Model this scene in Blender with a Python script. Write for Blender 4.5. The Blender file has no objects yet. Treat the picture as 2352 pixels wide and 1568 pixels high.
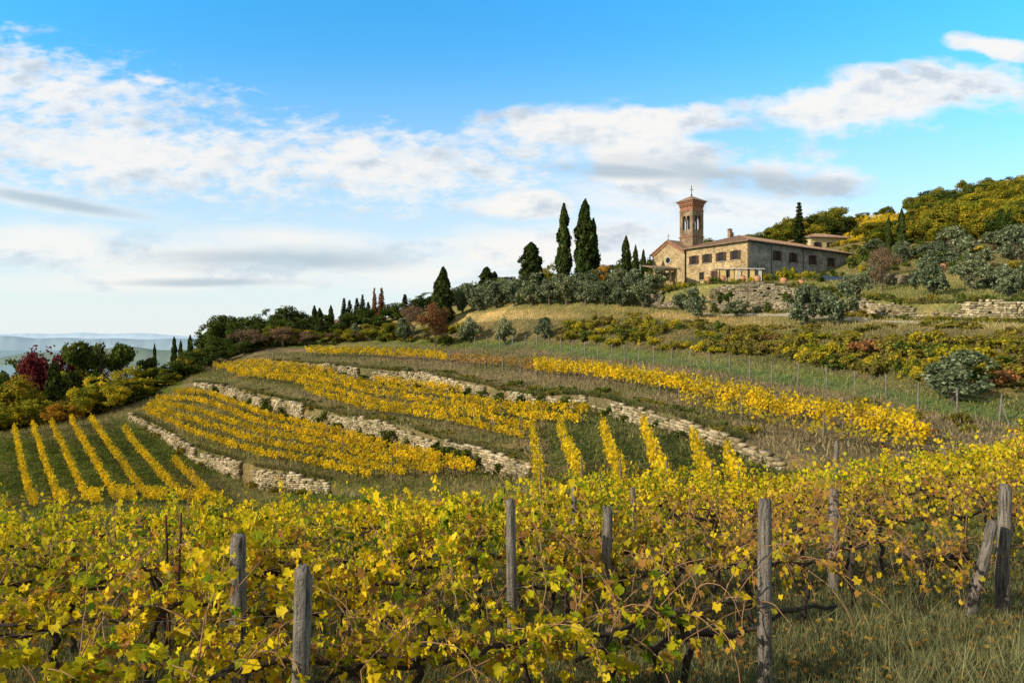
import bpy, math, random
import numpy as np
rng=np.random.default_rng(7); random.seed(7)
SC=bpy.context.scene; COL=SC.collection
F=1568.0
def U(b): return (b-1176.0)/F
# ------------------------------------------------------------------ terrain survey lines
COLS={
0:[60,-14.8,84,-11.6,-11.6,95,-12.5,-12.5,105,-13.5,115,-14.5,-14.5,125,-15.5,140,-17,155,-18.5,165,-19.5,175,-20,185,-21,-21,195,-22,-22,215,-24],
200:[61,-14.7,88,-10.6,-10.6,98,-10.8,-10.8,106,-11.5,115,-12.5,-12.5,122,-13,135,-14,148,-15,156,-16,166,-17,176,-18,-18,186,-19,-19,210,-20],
300:[62,-14.6,92,-10.5,-9.7,104,-8.6,-8.4,110,-8.6,118,-9,-9,124,-9.5,132,-10,142,-11,150,-11.5,158,-12,166,-12.5,-12.5,176,-13,-13,200,-14],
450:[60,-14.4,77,-13.6,-12.1,99,-6.4,-5.6,104,-5.3,110,-4.9,-4.9,116,-4.5,124,-4,132,-4,138,-4,146,-4.5,154,-5,-5,165,-6,-6,190,-7],
600:[58,-14.5,65.5,-14.3,-12.4,86,-8.6,-6.9,93,-5.5,104,-3.6,-2.8,111,-2.3,122,-.9,130,0,137,.5,145,.5,155,0,0,165,0,0,185,-1],
740:[54,-13.2,60,-13.4,-12.3,77,-9.5,-7.7,84,-6.6,96,-4.3,-3.2,105,-2.6,118,-1.1,126,.3,134,1.5,140,2,150,2,2,160,1.5,1.5,180,1],
850:[50,-12.3,54,-12.2,-12,69,-10.2,-8.0,76,-7.5,90,-5.4,-3.7,100,-2.6,115,-.9,122,.8,130,2.2,136,3.5,145,4.5,4.5,155,4.5,4.5,180,4],
1000:[42,-10.8,46,-10.9,-10.9,60,-10.3,-8.5,68,-7.7,82,-5.8,-4.1,93,-3,108,-1,114,.6,120,2.8,124,4.6,132,6.3,6.3,145,8,8,170,8],
1200:[34,-8.9,40,-9.6,-9.6,50,-10.2,-8.8,58,-8.2,69,-6.5,-5.4,80,-3.7,96,-.9,100,.2,107,3.6,110,5.2,117,7.8,7.8,130,10.5,10.5,155,11],
1250:[32,-7.6,36,-8,-8,45,-8.3,-8.2,54,-7.6,65,-6.3,-5.3,76,-3.9,92,-1.3,97,-.1,105,3.6,109,5.1,115,7.7,7.7,126,10.3,10.3,155,11],
1350:[30,-6.9,34,-7.2,-7.2,42,-7.6,-7.6,50,-7,59.5,-5.9,-4.9,69,-4,84,-1.9,90,-.6,101,3.6,106,4.9,111,7.5,7.5,120,10,10,152,11.5],
1500:[27,-6.5,31,-6.8,-6.8,37,-6.9,-6.9,43,-6.6,50,-6.3,-5.0,58,-4.5,73,-2.3,80,-1,97,3.5,102,4.6,104,5,7,112,9.3,9.3,155,14],
1640:[25.5,-6.4,29,-6.7,-6.7,34,-6.9,-6.9,38,-6.8,43,-6.8,-5.7,52,-5.0,66,-2.9,73,-1.7,88,2.2,95,3.7,98,4.3,8.4,113,9.4,9.4,160,20],
1780:[24,-6.3,27,-6.6,-6.6,31,-6.8,-6.8,33.5,-6.85,36,-6.8,-6.2,46,-5.5,59,-3.6,66,-2.2,80,1.4,88,3.2,91,3.9,7.6,104,9.2,9.2,170,24],
1900:[23,-5.8,26,-6.1,-6.1,29.5,-6.4,-6.4,31.5,-6.5,34,-6.5,-6.3,42,-5.8,55,-3.8,60,-2.8,74,1.2,82,2.7,87,3.6,6.2,112,10.6,10.8,172,27],
2000:[22.5,-5.5,25,-5.8,-5.8,28.5,-6.1,-6.1,30.5,-6.3,33,-6.4,-6.3,39.5,-5.9,51.5,-4.2,56.5,-3.1,70,1.25,77,2.3,81,2.9,4.9,102,8.5,9.8,182,33],
2100:[22,-5.2,24,-5.5,-5.5,28,-5.9,-5.9,30,-6.1,32,-6.2,-6.2,37,-6,48,-4.6,53,-3.4,66,1.3,72,2,76,2.4,4.2,92,7.6,9.3,190,36],
2200:[21.2,-4.8,23.2,-5.1,-5.1,26.8,-5.4,-5.4,28.6,-5.5,30.4,-5.6,-5.6,35.4,-5.5,45.6,-4.9,50.6,-3.6,62.8,1.1,68.8,1.7,72.8,2.2,4.1,89,7.5,8.6,190,38],
2352:[20,-4.2,22,-4.3,-4.3,25,-4.5,-4.5,26.5,-4.6,28,-4.7,-4.7,33,-4.8,42,-5.3,47,-3.8,58,.9,64,1.35,68,1.8,3.9,86,6.9,7.4,190,41]}
F3Z={0:-4.95,1200:-4.65,1500:-4.5,1780:-4.25,2100:-4.05,2352:-4.0}
LN=['F0','F1','F2','F2b','F3','A','B','C','D','E','E2','G','H','I','J','K','M','N','O','Q','V','W','S','X1','X2','X3']
LI={n:i for i,n in enumerate(LN)}
rowsD=[];rowsZ=[];colsb=sorted(COLS)
for b in colsb:
    c=COLS[b]
    A=[(c[0],c[1]),(c[2],c[3]),(c[2]+.4,c[4]),(c[5],c[6]),(c[5]+.4,c[7]),(c[8],c[9]),(c[10],c[11]),(c[10]+.4,c[12]),
       (c[13],c[14]),(c[15],c[16]),(c[17],c[18]),(c[19],c[20]),(c[21],c[22]),(c[23],c[24]),(c[23]+.4,c[25]),(c[26],c[27]),(c[26]+.4,c[28]),(c[29],c[30])]
    f3=np.interp(b,list(F3Z),list(F3Z.values()));rr=np.interp(b,[600,1900],[0,1])
    pts=[(.5,-2.0),(3.5,-2.95),(6.5,-3.35+.2*rr),(10,-4.1+.25*rr),(14,f3)]+A
    s=A[-1]
    pts+=[(s[0]+150,min(s[1]-12,-8) if b<1500 else s[1]-8),(900,-60 if b<1500 else -30),(26000,-70)]
    rowsD.append([p[0] for p in pts]);rowsZ.append([p[1] for p in pts])
rowsD=np.array(rowsD);rowsZ=np.array(rowsZ)
NU=1201;UB=np.linspace(-1.5,1.5,NU);cu=np.array([U(b) for b in colsb])
k=np.exp(-.5*(np.arange(-16,17)/5.0)**2);k/=k.sum()
LD=np.zeros((NU,len(LN)));LZ=np.zeros((NU,len(LN)))
for i in range(len(LN)):
    for src,dst in((rowsD,LD),(rowsZ,LZ)):
        a=np.interp(UB,cu,src[:,i]);ap=np.pad(a,16,mode='edge');dst[:,i]=np.convolve(ap,k,'valid')
def lineat(name,u):
    i=LI[name] if isinstance(name,str) else name
    return np.interp(u,UB,LD[:,i]),np.interp(u,UB,LZ[:,i])
_d=rng.normal(size=(9,2));_p=rng.uniform(0,6.28,9)
def wob(x,y):
    r=0
    for i in range(9):
        f=[.13,.2,.33,.5,.8,1.1,1.5,2.1,3.0][i];dd=_d[i]/np.linalg.norm(_d[i])
        r=r+np.sin((x*dd[0]+y*dd[1])*f*2+_p[i])*[1,.8,.6,.5,.35,.25,.2,.15,.1][i]
    return r*.07
def gz(x,y):
    x=np.atleast_1d(np.asarray(x,float));y=np.atleast_1d(np.asarray(y,float));y=np.maximum(y,.5)
    u=np.clip(x/y,-1.5,1.5);fi=(u+1.5)/3*(NU-1);i0=np.clip(fi.astype(int),0,NU-2);f=(fi-i0)[:,None]
    D=LD[i0]*(1-f)+LD[i0+1]*f;Z=LZ[i0]*(1-f)+LZ[i0+1]*f
    kk=np.clip((D<=y[:,None]).sum(1)-1,0,len(LN)-2);r=np.arange(len(x))
    t=np.clip((y-D[r,kk])/(D[r,kk+1]-D[r,kk]),0,1)
    return Z[r,kk]*(1-t)+Z[r,kk+1]*t+wob(x,y)*np.clip(y/60,.25,1),kk
def G(x,y): return float(gz(x,y)[0][0])
# ------------------------------------------------------------------ mesh helpers
def new_mesh(name,V,Fc,mat=None,smooth=False,cols=None):
    V=np.asarray(V,np.float32);Fc=np.asarray(Fc,np.int32);m,kk=Fc.shape
    me=bpy.data.meshes.new(name);me.vertices.add(len(V));me.vertices.foreach_set('co',V.ravel())
    me.loops.add(m*kk);me.loops.foreach_set('vertex_index',Fc.ravel())
    me.polygons.add(m);me.polygons.foreach_set('loop_start',np.arange(0,m*kk,kk,dtype=np.int32))
    if smooth: me.polygons.foreach_set('use_smooth',np.ones(m,bool))
    me.update(calc_edges=True)
    if cols is not None:
        ca=me.color_attributes.new('Col','FLOAT_COLOR','POINT')
        c4=np.ones((len(V),4),np.float32);c4[:,:3]=cols;ca.data.foreach_set('color',c4.ravel())
    if mat: me.materials.append(mat)
    return me
def obj(name,me,parent=None,loc=(0,0,0),rot=0,scale=(1,1,1),label=None,cat=None,kind=None,group=None):
    o=bpy.data.objects.new(name,me);COL.objects.link(o);o.location=loc;o.rotation_euler=(0,0,rot);o.scale=scale
    if parent: o.parent=parent
    if label: o['label']=label
    if cat: o['category']=cat
    if kind: o['kind']=kind
    if group: o['group']=group
    return o
QT=np.array([(-.5,-.4,0),(.45,-.5,.0),(.5,.35,.08),(-.35,.5,0)]);QF=np.array([[0,1,2,3]])
LT=[(0,0,-.08)];_an=[0,24,50,82,112,145,180,215,248,278,310,336];_rr=[1.05,.66,.95,.62,.88,.66,.25,.66,.88,.62,.95,.66]
for a,r in zip(_an,_rr):
    x=math.sin(math.radians(a))*r;y=math.cos(math.radians(a))*r;LT.append((x,y,.34*abs(x)-.3*r*r+.14*math.sin(a*.09)))
LT=np.array(LT);LF=np.array([[0,i,i%12+1] for i in range(1,13)])
DT=np.array([(0,-.7,0),(.85,.05,.2),(0,1.0,-.15),(-.85,.1,.2),(0,0,-.05)]);DF=np.array([[4,0,1],[4,1,2],[4,2,3],[4,3,0]])
def unit(v): return v/np.maximum(np.linalg.norm(v,axis=1,keepdims=True),1e-9)
def cards(P,N,S,T=QT,Fq=QF,up=None,asp=1.0):
    n=len(P);N=unit(N)
    if up is None: up=rng.normal(size=(n,3))
    b=unit(up-(up*N).sum(1,keepdims=True)*N);t=np.cross(b,N)
    S=np.broadcast_to(np.asarray(S,float),(n,))[:,None,None]
    V=P[:,None,:]+S*(T[None,:,0:1]*t[:,None,:]+asp*T[None,:,1:2]*b[:,None,:]+T[None,:,2:3]*N[:,None,:])
    m=len(T);Fc=(np.arange(n)*m)[:,None,None]+Fq[None]
    return V.reshape(-1,3),Fc.reshape(-1,Fq.shape[1])
def join(parts):
    V=[];Fc=[];o=0
    for v,f in parts: V.append(v);Fc.append(np.asarray(f)+o);o+=len(v)
    return np.concatenate(V),np.concatenate(Fc)
def tube(pts,rad,kk=6):
    pts=np.asarray(pts,float);n=len(pts);T=unit(np.gradient(pts,axis=0));ref=np.array([0.31,.17,.93]) if abs(T[0,2])<.8 else np.array([1,.1,.05])
    a=unit(np.cross(T,ref));b=np.cross(T,a);rad=np.broadcast_to(np.asarray(rad,float),(n,))
    an=np.linspace(0,2*np.pi,kk,endpoint=False)
    V=pts[:,None,:]+rad[:,None,None]*(np.cos(an)[None,:,None]*a[:,None,:]+np.sin(an)[None,:,None]*b[:,None,:])
    i=np.arange(n-1)[:,None]*kk;j=np.arange(kk)[None];j2=(j+1)%kk
    Fc=np.stack([i+j,i+j2,i+kk+j2,i+kk+j],-1).reshape(-1,4)
    V=V.reshape(-1,3);V=np.concatenate([V,pts[-1:]+0]);e=(n-1)*kk;c=len(V)-1
    if kk%2==0:
        cap=np.array([[e+q,e+q+1,e+(q+2)%kk,c] for q in range(0,kk,2)])
        Fc=np.concatenate([Fc,cap])
    return V,Fc.astype(int)
class MB:
    def __init__(s): s.v=[];s.f=[]
    def box(s,x0,x1,y0,y1,z0,z1):
        o=len(s.v);s.v+=[(x0,y0,z0),(x1,y0,z0),(x1,y1,z0),(x0,y1,z0),(x0,y0,z1),(x1,y0,z1),(x1,y1,z1),(x0,y1,z1)]
        s.f+=[tuple(o+i for i in q) for q in((0,3,2,1),(4,5,6,7),(0,1,5,4),(1,2,6,5),(2,3,7,6),(3,0,4,7))]
    def poly(s,vs,fs):
        o=len(s.v);s.v+=list(vs);s.f+=[tuple(o+i for i in q) for q in fs]
    def lathe(s,cx,cy,z,prof,kk=14):
        o=len(s.v)
        for r,h in prof:
            for q in range(kk): s.v.append((cx+r*math.cos(q*6.2832/kk),cy+r*math.sin(q*6.2832/kk),z+h))
        for i in range(len(prof)-1):
            for q in range(kk): s.f.append((o+i*kk+q,o+i*kk+(q+1)%kk,o+(i+1)*kk+(q+1)%kk,o+(i+1)*kk+q))
    def mesh(s,name,mat):
        me=bpy.data.meshes.new(name);me.from_pydata(s.v,[],s.f);me.update();me.materials.append(mat);return me
# ------------------------------------------------------------------ materials
def mat_new(name):
    m=bpy.data.materials.new(name);m.use_nodes=True;nt=m.node_tree;nt.nodes.clear();return m,nt
def nd(nt,t,**kw):
    n=nt.nodes.new(t)
    for a,b in kw.items(): setattr(n,a,b)
    return n
def ramp(nt,fac,stops,interp='LINEAR'):
    r=nd(nt,'ShaderNodeValToRGB');cr=r.color_ramp;cr.interpolation=interp
    while len(cr.elements)<len(stops): cr.elements.new(.5)
    for e,(p,c) in zip(cr.elements,stops): e.position=p;e.color=(*c,1)
    nt.links.new(fac,r.inputs[0]);return r.outputs[0]
def mixc(nt,f,a,b,bt='MIX'):
    m=nd(nt,'ShaderNodeMix',data_type='RGBA',blend_type=bt);L=nt.links
    if isinstance(f,(int,float)): m.inputs[0].default_value=f
    else: L.new(f,m.inputs[0])
    for s,i in((a,6),(b,7)):
        if isinstance(s,tuple): m.inputs[i].default_value=(*s,1)
        else: L.new(s,m.inputs[i])
    return m.outputs[2]
def noise(nt,scale,detail=4,vec=None,rough=.55):
    n=nd(nt,'ShaderNodeTexNoise');n.inputs['Scale'].default_value=scale;n.inputs['Detail'].default_value=detail;n.inputs['Roughness'].default_value=rough
    if vec is not None: nt.links.new(vec,n.inputs['Vector'])
    return n.outputs[0]
def pos(nt): return nd(nt,'ShaderNodeNewGeometry').outputs['Position']
def objc(nt): return nd(nt,'ShaderNodeTexCoord').outputs['Object']
def leafmat(name,stops,tr=.4,clump=None,cs=.8,gloss=False,orand=.35):
    m,nt=mat_new(name);L=nt.links;g=nd(nt,'ShaderNodeNewGeometry');oi=nd(nt,'ShaderNodeObjectInfo')
    c=ramp(nt,g.outputs['Random Per Island'],stops)
    n=noise(nt,cs,2,g.outputs['Position'])
    if clump:
        f=ramp(nt,n,[(.45,(0,0,0)),(.62,(1,1,1))]);c=mixc(nt,f,c,clump)
    v=ramp(nt,n,[(.3,(1.12,1.1,1.1)),(.7,(.72,.72,.7))]);c=mixc(nt,1.0,c,v,'MULTIPLY')
    if orand:
        v2=ramp(nt,oi.outputs['Random'],[(0,(1-orand,1-orand*.8,1-orand)),(.5,(1,1,1)),(1,(1+orand*.5,1+orand*.3,1))]);c=mixc(nt,1.0,c,v2,'MULTIPLY')
    d=nd(nt,'ShaderNodeBsdfDiffuse');L.new(c,d.inputs[0])
    t=nd(nt,'ShaderNodeBsdfTranslucent');L.new(c,t.inputs[0])
    mx=nd(nt,'ShaderNodeMixShader');mx.inputs[0].default_value=tr;L.new(d.outputs[0],mx.inputs[1]);L.new(t.outputs[0],mx.inputs[2])
    o=nd(nt,'ShaderNodeOutputMaterial');L.new(mx.outputs[0],o.inputs[0]);return m
def surfmat(name,c1,c2,scale=3,rough=.9,bump=.3,bscale=None,island=None,extra=None,vec='obj'):
    m,nt=mat_new(name);L=nt.links;p=objc(nt) if vec=='obj' else pos(nt)
    n=noise(nt,scale,5,p,.65);c=ramp(nt,n,[(.3,c1),(.7,c2)])
    if island:
        g=nd(nt,'ShaderNodeNewGeometry');c=mixc(nt,.8,c,ramp(nt,g.outputs['Random Per Island'],island))
        c=mixc(nt,1.0,c,ramp(nt,noise(nt,.35,4,pos(nt),.6),[(.35,(.5,.51,.43)),(.6,(1.05,1.05,1.05))]),'MULTIPLY')
    if extra: c=extra(nt,c,p)
    b=nd(nt,'ShaderNodeBsdfPrincipled');L.new(c,b.inputs[0]);b.inputs['Roughness'].default_value=rough;b.inputs['Specular IOR Level'].default_value=.2
    if bump:
        bp=nd(nt,'ShaderNodeBump');bp.inputs['Strength'].default_value=bump;bp.inputs['Distance'].default_value=.05
        L.new(noise(nt,bscale or scale*4,4,p,.7),bp.inputs['Height']);L.new(bp.outputs[0],b.inputs['Normal'])
    o=nd(nt,'ShaderNodeOutputMaterial');L.new(b.outputs[0],o.inputs[0]);return m
M={}
M['vleaf']=leafmat('grape_leaf_near',[(0,(.15,.22,.02)),(.12,(.40,.42,.025)),(.26,(.76,.60,.02)),(.6,(.86,.62,.02)),(.84,(.92,.72,.05)),(.91,(.55,.28,.04)),(1,(.28,.13,.05))],.40,None,1.6,False,.25)
M['vleafg']=leafmat('grape_leaf_greenish',[(0,(.08,.15,.02)),(.25,(.22,.31,.02)),(.45,(.60,.56,.02)),(.84,(.84,.66,.03)),(.93,(.45,.22,.04)),(1,(.26,.13,.05))],.40,None,1.6,False,.25)
M['vleafb']=leafmat('grape_leaf_browning',[(0,(.24,.25,.03)),(.2,(.64,.48,.03)),(.55,(.82,.58,.03)),(.72,(.5,.27,.05)),(1,(.28,.14,.06))],.40,None,1.6,False,.22)
M['vrow']=leafmat('grape_leaf_far',[(0,(.26,.28,.02)),(.18,(.66,.48,.02)),(.6,(.88,.61,.02)),(.9,(.94,.70,.03)),(1,(.45,.2,.03))],.40,(.62,.44,.03),.5,False,.12)
M['vrust']=leafmat('grape_leaf_rust',[(0,(.25,.12,.05)),(.5,(.52,.27,.06)),(1,(.7,.45,.06))],.4,None,.5,False,.1)
M['vbrown']=leafmat('grape_leaf_faded',[(0,(.24,.24,.04)),(.3,(.64,.48,.03)),(.85,(.84,.6,.03)),(1,(.36,.18,.06))],.4,(.42,.36,.05),.4,False,.1)
M['olive']=leafmat('olive_leaf',[(0,(.07,.095,.045)),(.5,(.17,.21,.11)),(.85,(.31,.35,.21)),(1,(.48,.50,.36))],.25,None,1.2)
M['cyp']=leafmat('cypress_leaf',[(0,(.018,.032,.01)),(.6,(.045,.07,.018)),(1,(.13,.15,.04))],.15,None,1.2,False,.2)
M['oak']=leafmat('oak_leaf',[(0,(.035,.06,.014)),(.6,(.08,.115,.025)),(1,(.17,.2,.04))],.3,None,.7)
M['autumn']=leafmat('autumn_leaf',[(0,(.12,.14,.02)),(.5,(.30,.28,.03)),(.85,(.52,.41,.04)),(1,(.54,.33,.04))],.35,(.19,.21,.03),.35)
M['yellow']=leafmat('yellow_leaf',[(0,(.24,.24,.03)),(.5,(.56,.45,.03)),(1,(.78,.58,.04))],.4,(.32,.34,.04),.4)
M['orange']=leafmat('orange_leaf',[(0,(.3,.14,.03)),(.5,(.6,.3,.04)),(1,(.75,.48,.06))],.4,None,.6)
M['maroon']=leafmat('maroon_leaf',[(0,(.07,.014,.02)),(.6,(.17,.032,.04)),(1,(.28,.07,.065))],.3,None,.6)
M['pink']=leafmat('sparse_brown_leaf',[(0,(.13,.09,.06)),(.6,(.25,.17,.11)),(1,(.38,.24,.14))],.2,None,.6)
M['rustleaf']=leafmat('rust_leaf',[(0,(.18,.08,.045)),(.6,(.38,.17,.08)),(1,(.52,.3,.11))],.35,None,.6)
M['ivy']=leafmat('ivy_leaf',[(0,(.05,.075,.018)),(.6,(.11,.16,.03)),(1,(.24,.26,.05))],.25,None,.8)
M['bramble']=leafmat('bramble_leaf',[(0,(.12,.13,.025)),(.5,(.29,.27,.04)),(.85,(.52,.42,.04)),(1,(.42,.22,.06))],.3,(.24,.20,.06),.5)
M['bark']=surfmat('bark',(.08,.06,.045),(.18,.14,.11),8,.95,.6)
M['vbark']=surfmat('vine_bark',(.035,.026,.021),(.12,.095,.07),25,.95,.8)
M['cane']=surfmat('vine_cane',(.2,.1,.05),(.38,.22,.11),20,.8,.0)
def grain(nt,c,p):
    mp=nd(nt,'ShaderNodeMapping');mp.inputs['Scale'].default_value=(60,60,3);nt.links.new(p,mp.inputs[0])
    return mixc(nt,1.0,c,ramp(nt,noise(nt,1,6,mp.outputs[0],.7),[(.38,(.2,.2,.2)),(.5,(.8,.8,.8)),(.65,(1.2,1.2,1.2))]),'MULTIPLY')
M['post']=surfmat('weathered_wood',(.19,.165,.14),(.35,.31,.26),4,.9,.8,40,None,grain)
ISL=[(0,(.13,.10,.07)),(.2,(.32,.26,.15)),(.6,(.54,.44,.28)),(.9,(.66,.56,.38)),(1,(.34,.30,.23))]
M['stone']=surfmat('dry_stone',(.28,.23,.14),(.48,.40,.26),1.5,.95,.6,12,ISL)
M['stone2']=surfmat('weathered_wall_stone',(.22,.18,.12),(.38,.32,.22),1.5,.95,.6,12,[(0,(.12,.10,.07)),(.3,(.29,.24,.16)),(.7,(.46,.38,.25)),(1,(.28,.25,.2))])
M['wire']=surfmat('wire',(.12,.12,.11),(.2,.2,.18),3,.6,.0)
M['netting']=surfmat('green_netting',(.08,.22,.1),(.1,.28,.13),3,.7,.0)
def masonry(sx,k_=1.0):
    def fn(nt,c,p):
        mp=nd(nt,'ShaderNodeMapping');mp.inputs['Scale'].default_value=(sx,sx,sx*1.7);nt.links.new(p,mp.inputs[0])
        v=nd(nt,'ShaderNodeTexVoronoi');v.inputs['Scale'].default_value=1;nt.links.new(mp.outputs[0],v.inputs['Vector'])
        s=nd(nt,'ShaderNodeSeparateColor');nt.links.new(v.outputs['Color'],s.inputs[0])
        c=mixc(nt,1.0,c,ramp(nt,s.outputs[0],[(0,(1-.42*k_,)*3),(.5,(1,1,1)),(1,(1+.25*k_,1+.22*k_,1+.15*k_))]),'MULTIPLY')
        return mixc(nt,1.0,c,ramp(nt,noise(nt,.6,5,p,.65),[(.35,(.66,.65,.64)),(.6,(1.08,1.08,1.08))]),'MULTIPLY')
    return fn
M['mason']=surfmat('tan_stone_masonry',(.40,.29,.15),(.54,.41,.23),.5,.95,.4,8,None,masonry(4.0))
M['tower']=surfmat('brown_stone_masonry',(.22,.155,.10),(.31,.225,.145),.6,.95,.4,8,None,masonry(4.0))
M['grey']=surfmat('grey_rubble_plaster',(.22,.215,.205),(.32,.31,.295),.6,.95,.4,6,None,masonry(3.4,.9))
M['brick']=surfmat('red_brick',(.22,.095,.06),(.35,.17,.10),3,.9,.3)
M['rusty']=surfmat('rusty_dark_iron',(.05,.025,.018),(.12,.05,.03),9,.8,.2)
M['cream']=surfmat('cream_plaster',(.5,.4,.22),(.6,.5,.3),1,.9,.1)
def tiles(nt,c,p):
    w=nd(nt,'ShaderNodeTexWave',wave_type='BANDS',bands_direction='DIAGONAL');w.inputs['Scale'].default_value=1.6;w.inputs['Distortion'].default_value=1.5;nt.links.new(p,w.inputs[0])
    return mixc(nt,1.0,c,ramp(nt,w.outputs[1],[(.2,(.55,.52,.5)),(.6,(1.1,1.1,1.1))]),'MULTIPLY')
M['tile']=surfmat('terracotta_roof_tiles',(.20,.125,.085),(.40,.27,.185),2.5,.9,.6,10,None,tiles)
M['shutter']=surfmat('brown_shutter_paint',(.06,.03,.02),(.09,.045,.03),5,.6,.1)
M['glass']=surfmat('dark_window_glass',(.015,.018,.02),(.03,.035,.04),1,.1,.0)
M['sill']=surfmat('pale_stone_trim',(.35,.31,.25),(.45,.4,.33),3,.9,.2)
M['dark']=surfmat('dark_timber',(.02,.014,.01),(.035,.025,.018),2,.9,.0)
M['terra']=surfmat('terracotta',(.42,.19,.1),(.54,.28,.16),5,.8,.2)
M['canvas']=surfmat('white_canvas',(.6,.57,.5),(.75,.72,.65),1,.8,.1)
M['ycloth']=surfmat('yellow_cloth',(.70,.5,.2),(.8,.6,.28),1,.8,.1)
M['iron']=surfmat('dark_iron',(.02,.02,.02),(.04,.04,.04),5,.5,.0)
M['blue']=surfmat('blue_cloth',(.12,.2,.4),(.2,.3,.5),1,.8,.1)
M['roadm']=surfmat('pale_gravel',(.38,.34,.28),(.5,.46,.38),2,.95,.2)
def colmat(name,fine=True,tr=0):
    m,nt=mat_new(name);L=nt.links;a=nd(nt,'ShaderNodeVertexColor');a.layer_name='Col';p=pos(nt);c=a.outputs[0]
    if fine:
        c=mixc(nt,1.0,c,ramp(nt,noise(nt,.3,6,p,.72),[(.32,(.45,.52,.42)),(.5,(1,1,1)),(.68,(1.6,1.3,1.1))]),'MULTIPLY')
        nn=noise(nt,3.5,6,p,.75)
        c=mixc(nt,1.0,c,ramp(nt,nn,[(.32,(.35,.35,.35)),(.5,(1,1,1)),(.68,(1.5,1.45,1.35))]),'MULTIPLY')
    b=nd(nt,'ShaderNodeBsdfDiffuse');L.new(c,b.inputs[0]);out=b.outputs[0]
    if fine:
        bp=nd(nt,'ShaderNodeBump');bp.inputs['Strength'].default_value=1.0;bp.inputs['Distance'].default_value=.25;L.new(nn,bp.inputs['Height']);L.new(bp.outputs[0],b.inputs['Normal'])
    if tr:
        t=nd(nt,'ShaderNodeBsdfTranslucent');L.new(c,t.inputs[0]);mx=nd(nt,'ShaderNodeMixShader');mx.inputs[0].default_value=tr;L.new(out,mx.inputs[1]);L.new(t.outputs[0],mx.inputs[2]);out=mx.outputs[0]
    o=nd(nt,'ShaderNodeOutputMaterial');L.new(out,o.inputs[0]);return m
M['ground']=colmat('ground_soil_and_grass');M['grass']=colmat('grass_blades',False,.3)
ZC=np.array([(.085,.09,.04)]*4+[(.12,.14,.04),(.11,.145,.03),(.22,.18,.09),(.14,.14,.045),(.22,.18,.09),(.23,.195,.095),(.145,.15,.045),(.22,.18,.09),(.24,.195,.105),(.23,.185,.11),(.17,.20,.055),(.21,.18,.08),(.48,.36,.15),(.30,.27,.10),(.28,.23,.13),(.24,.24,.08),(.22,.22,.08),(.23,.21,.08),(.1,.13,.05),(.16,.22,.18),(.26,.40,.48)])  # last zones: far valley ground with distance haze mixed into its colour
def zcol(x,y,kk):
    u=x/np.maximum(y,.5);c=ZC[np.clip(kk,0,len(ZC)-1)].copy()
    r=(u>U(1260))&(kk>=8)&(kk<=10);c[r]=(.11,.13,.04)
    r=(u>U(1650))&(kk==16);c[r]=(.36,.29,.12)
    r=(u<U(420))&(kk>=8)&(kk<22);c[r]=(.12,.14,.04)
    r=(u<U(420))&(u>U(240))&(kk<=7)&(kk>=6);c[r]=(.22,.2,.08)
    g=np.clip(np.sin(x*.23+np.sin(y*.17)*2)*np.sin(y*.31+x*.11)*1.4+.15,0,1)[:,None]
    z=np.isin(kk,[9,12,13,15,16])[:,None];c=np.where(z,c*(1-.6*g)+np.array([.14,.16,.05])*.6*g,c)
    z=np.isin(kk,[5,7,10,14,21])[:,None];c=np.where(z,c*(1-.5*g)+np.array([.25,.21,.10])*.5*g,c)
    return c
# ------------------------------------------------------------------ ground
us=np.concatenate([[-6,-4,-3,-2.2],np.linspace(-1.5,1.5,760),[2.2,3,4,6]])
cnt=[3,5,6,6,10,14,1,18,1,8,14,1,10,14,7,14,6,4,1,14,1,26,8,8,14]
fr=[]
for i,n in enumerate(cnt):
    for j in range(n): fr.append((i,j/n))
fr.append((len(cnt)-1,1.0))
uc=np.clip(us,-1.5,1.5)
V=[];C=[]
for i,t in fr:
    d0,z0=lineat(i,uc);d1,z1=lineat(i+1,uc)
    d=d0*(1-t)+d1*t if i<23 else d0*(d1/d0)**t
    z=z0+(z1-z0)*((d-d0)/(d1-d0))+wob(us*d,d)*np.clip(d/60,.25,1)
    V.append(np.stack([us*d,d,z],1));C.append(zcol(us*d,d,np.full(len(us),i)))
nu=len(us);V=np.concatenate(V);C=np.concatenate(C)
i=np.arange(len(fr)-1)[:,None]*nu;j=np.arange(nu-1)[None]
Fc=np.stack([i+j,i+j+1,i+nu+j+1,i+nu+j],-1).reshape(-1,4)
obj('ground',new_mesh('ground',V,Fc,M['ground'],True,C),kind='structure')
def ribbon(name,line,b0,b1,w,mat,off=.03,doff=0):
    u=np.linspace(U(b0),U(b1),260);d,z=lineat(line,u);d=d+doff;P=np.stack([u*d,d],1);T=unit(np.gradient(P,axis=0));N=np.stack([-T[:,1],T[:,0]],1)
    V=[]
    for s in(-.5,-.17,.17,.5):
        Q=P+N*w*s;zz=gz(Q[:,0],Q[:,1])[0]+off;V.append(np.column_stack([Q,zz]))
    n=len(u);V=np.concatenate(V);i=np.arange(3)[:,None]*n;j=np.arange(n-1)[None]
    return obj(name,new_mesh(name,V,np.stack([i+j,i+j+1,i+n+j+1,i+n+j],-1).reshape(-1,4),mat,True),kind='structure')
ribbon('road','N',1610,2800,2.2,M['roadm'],.08,.4)
hm=surfmat('hazy_hill',(.25,.36,.45),(.31,.42,.49),.002,.95,0,None,None,None,'pos')  # aerial haze put into the base colours of all three hill ranges
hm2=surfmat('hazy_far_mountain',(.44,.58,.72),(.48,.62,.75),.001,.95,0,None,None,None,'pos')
hm0=surfmat('hazy_near_hill',(.13,.19,.17),(.19,.25,.21),.01,.95,0,None,None,None,'pos')
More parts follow.
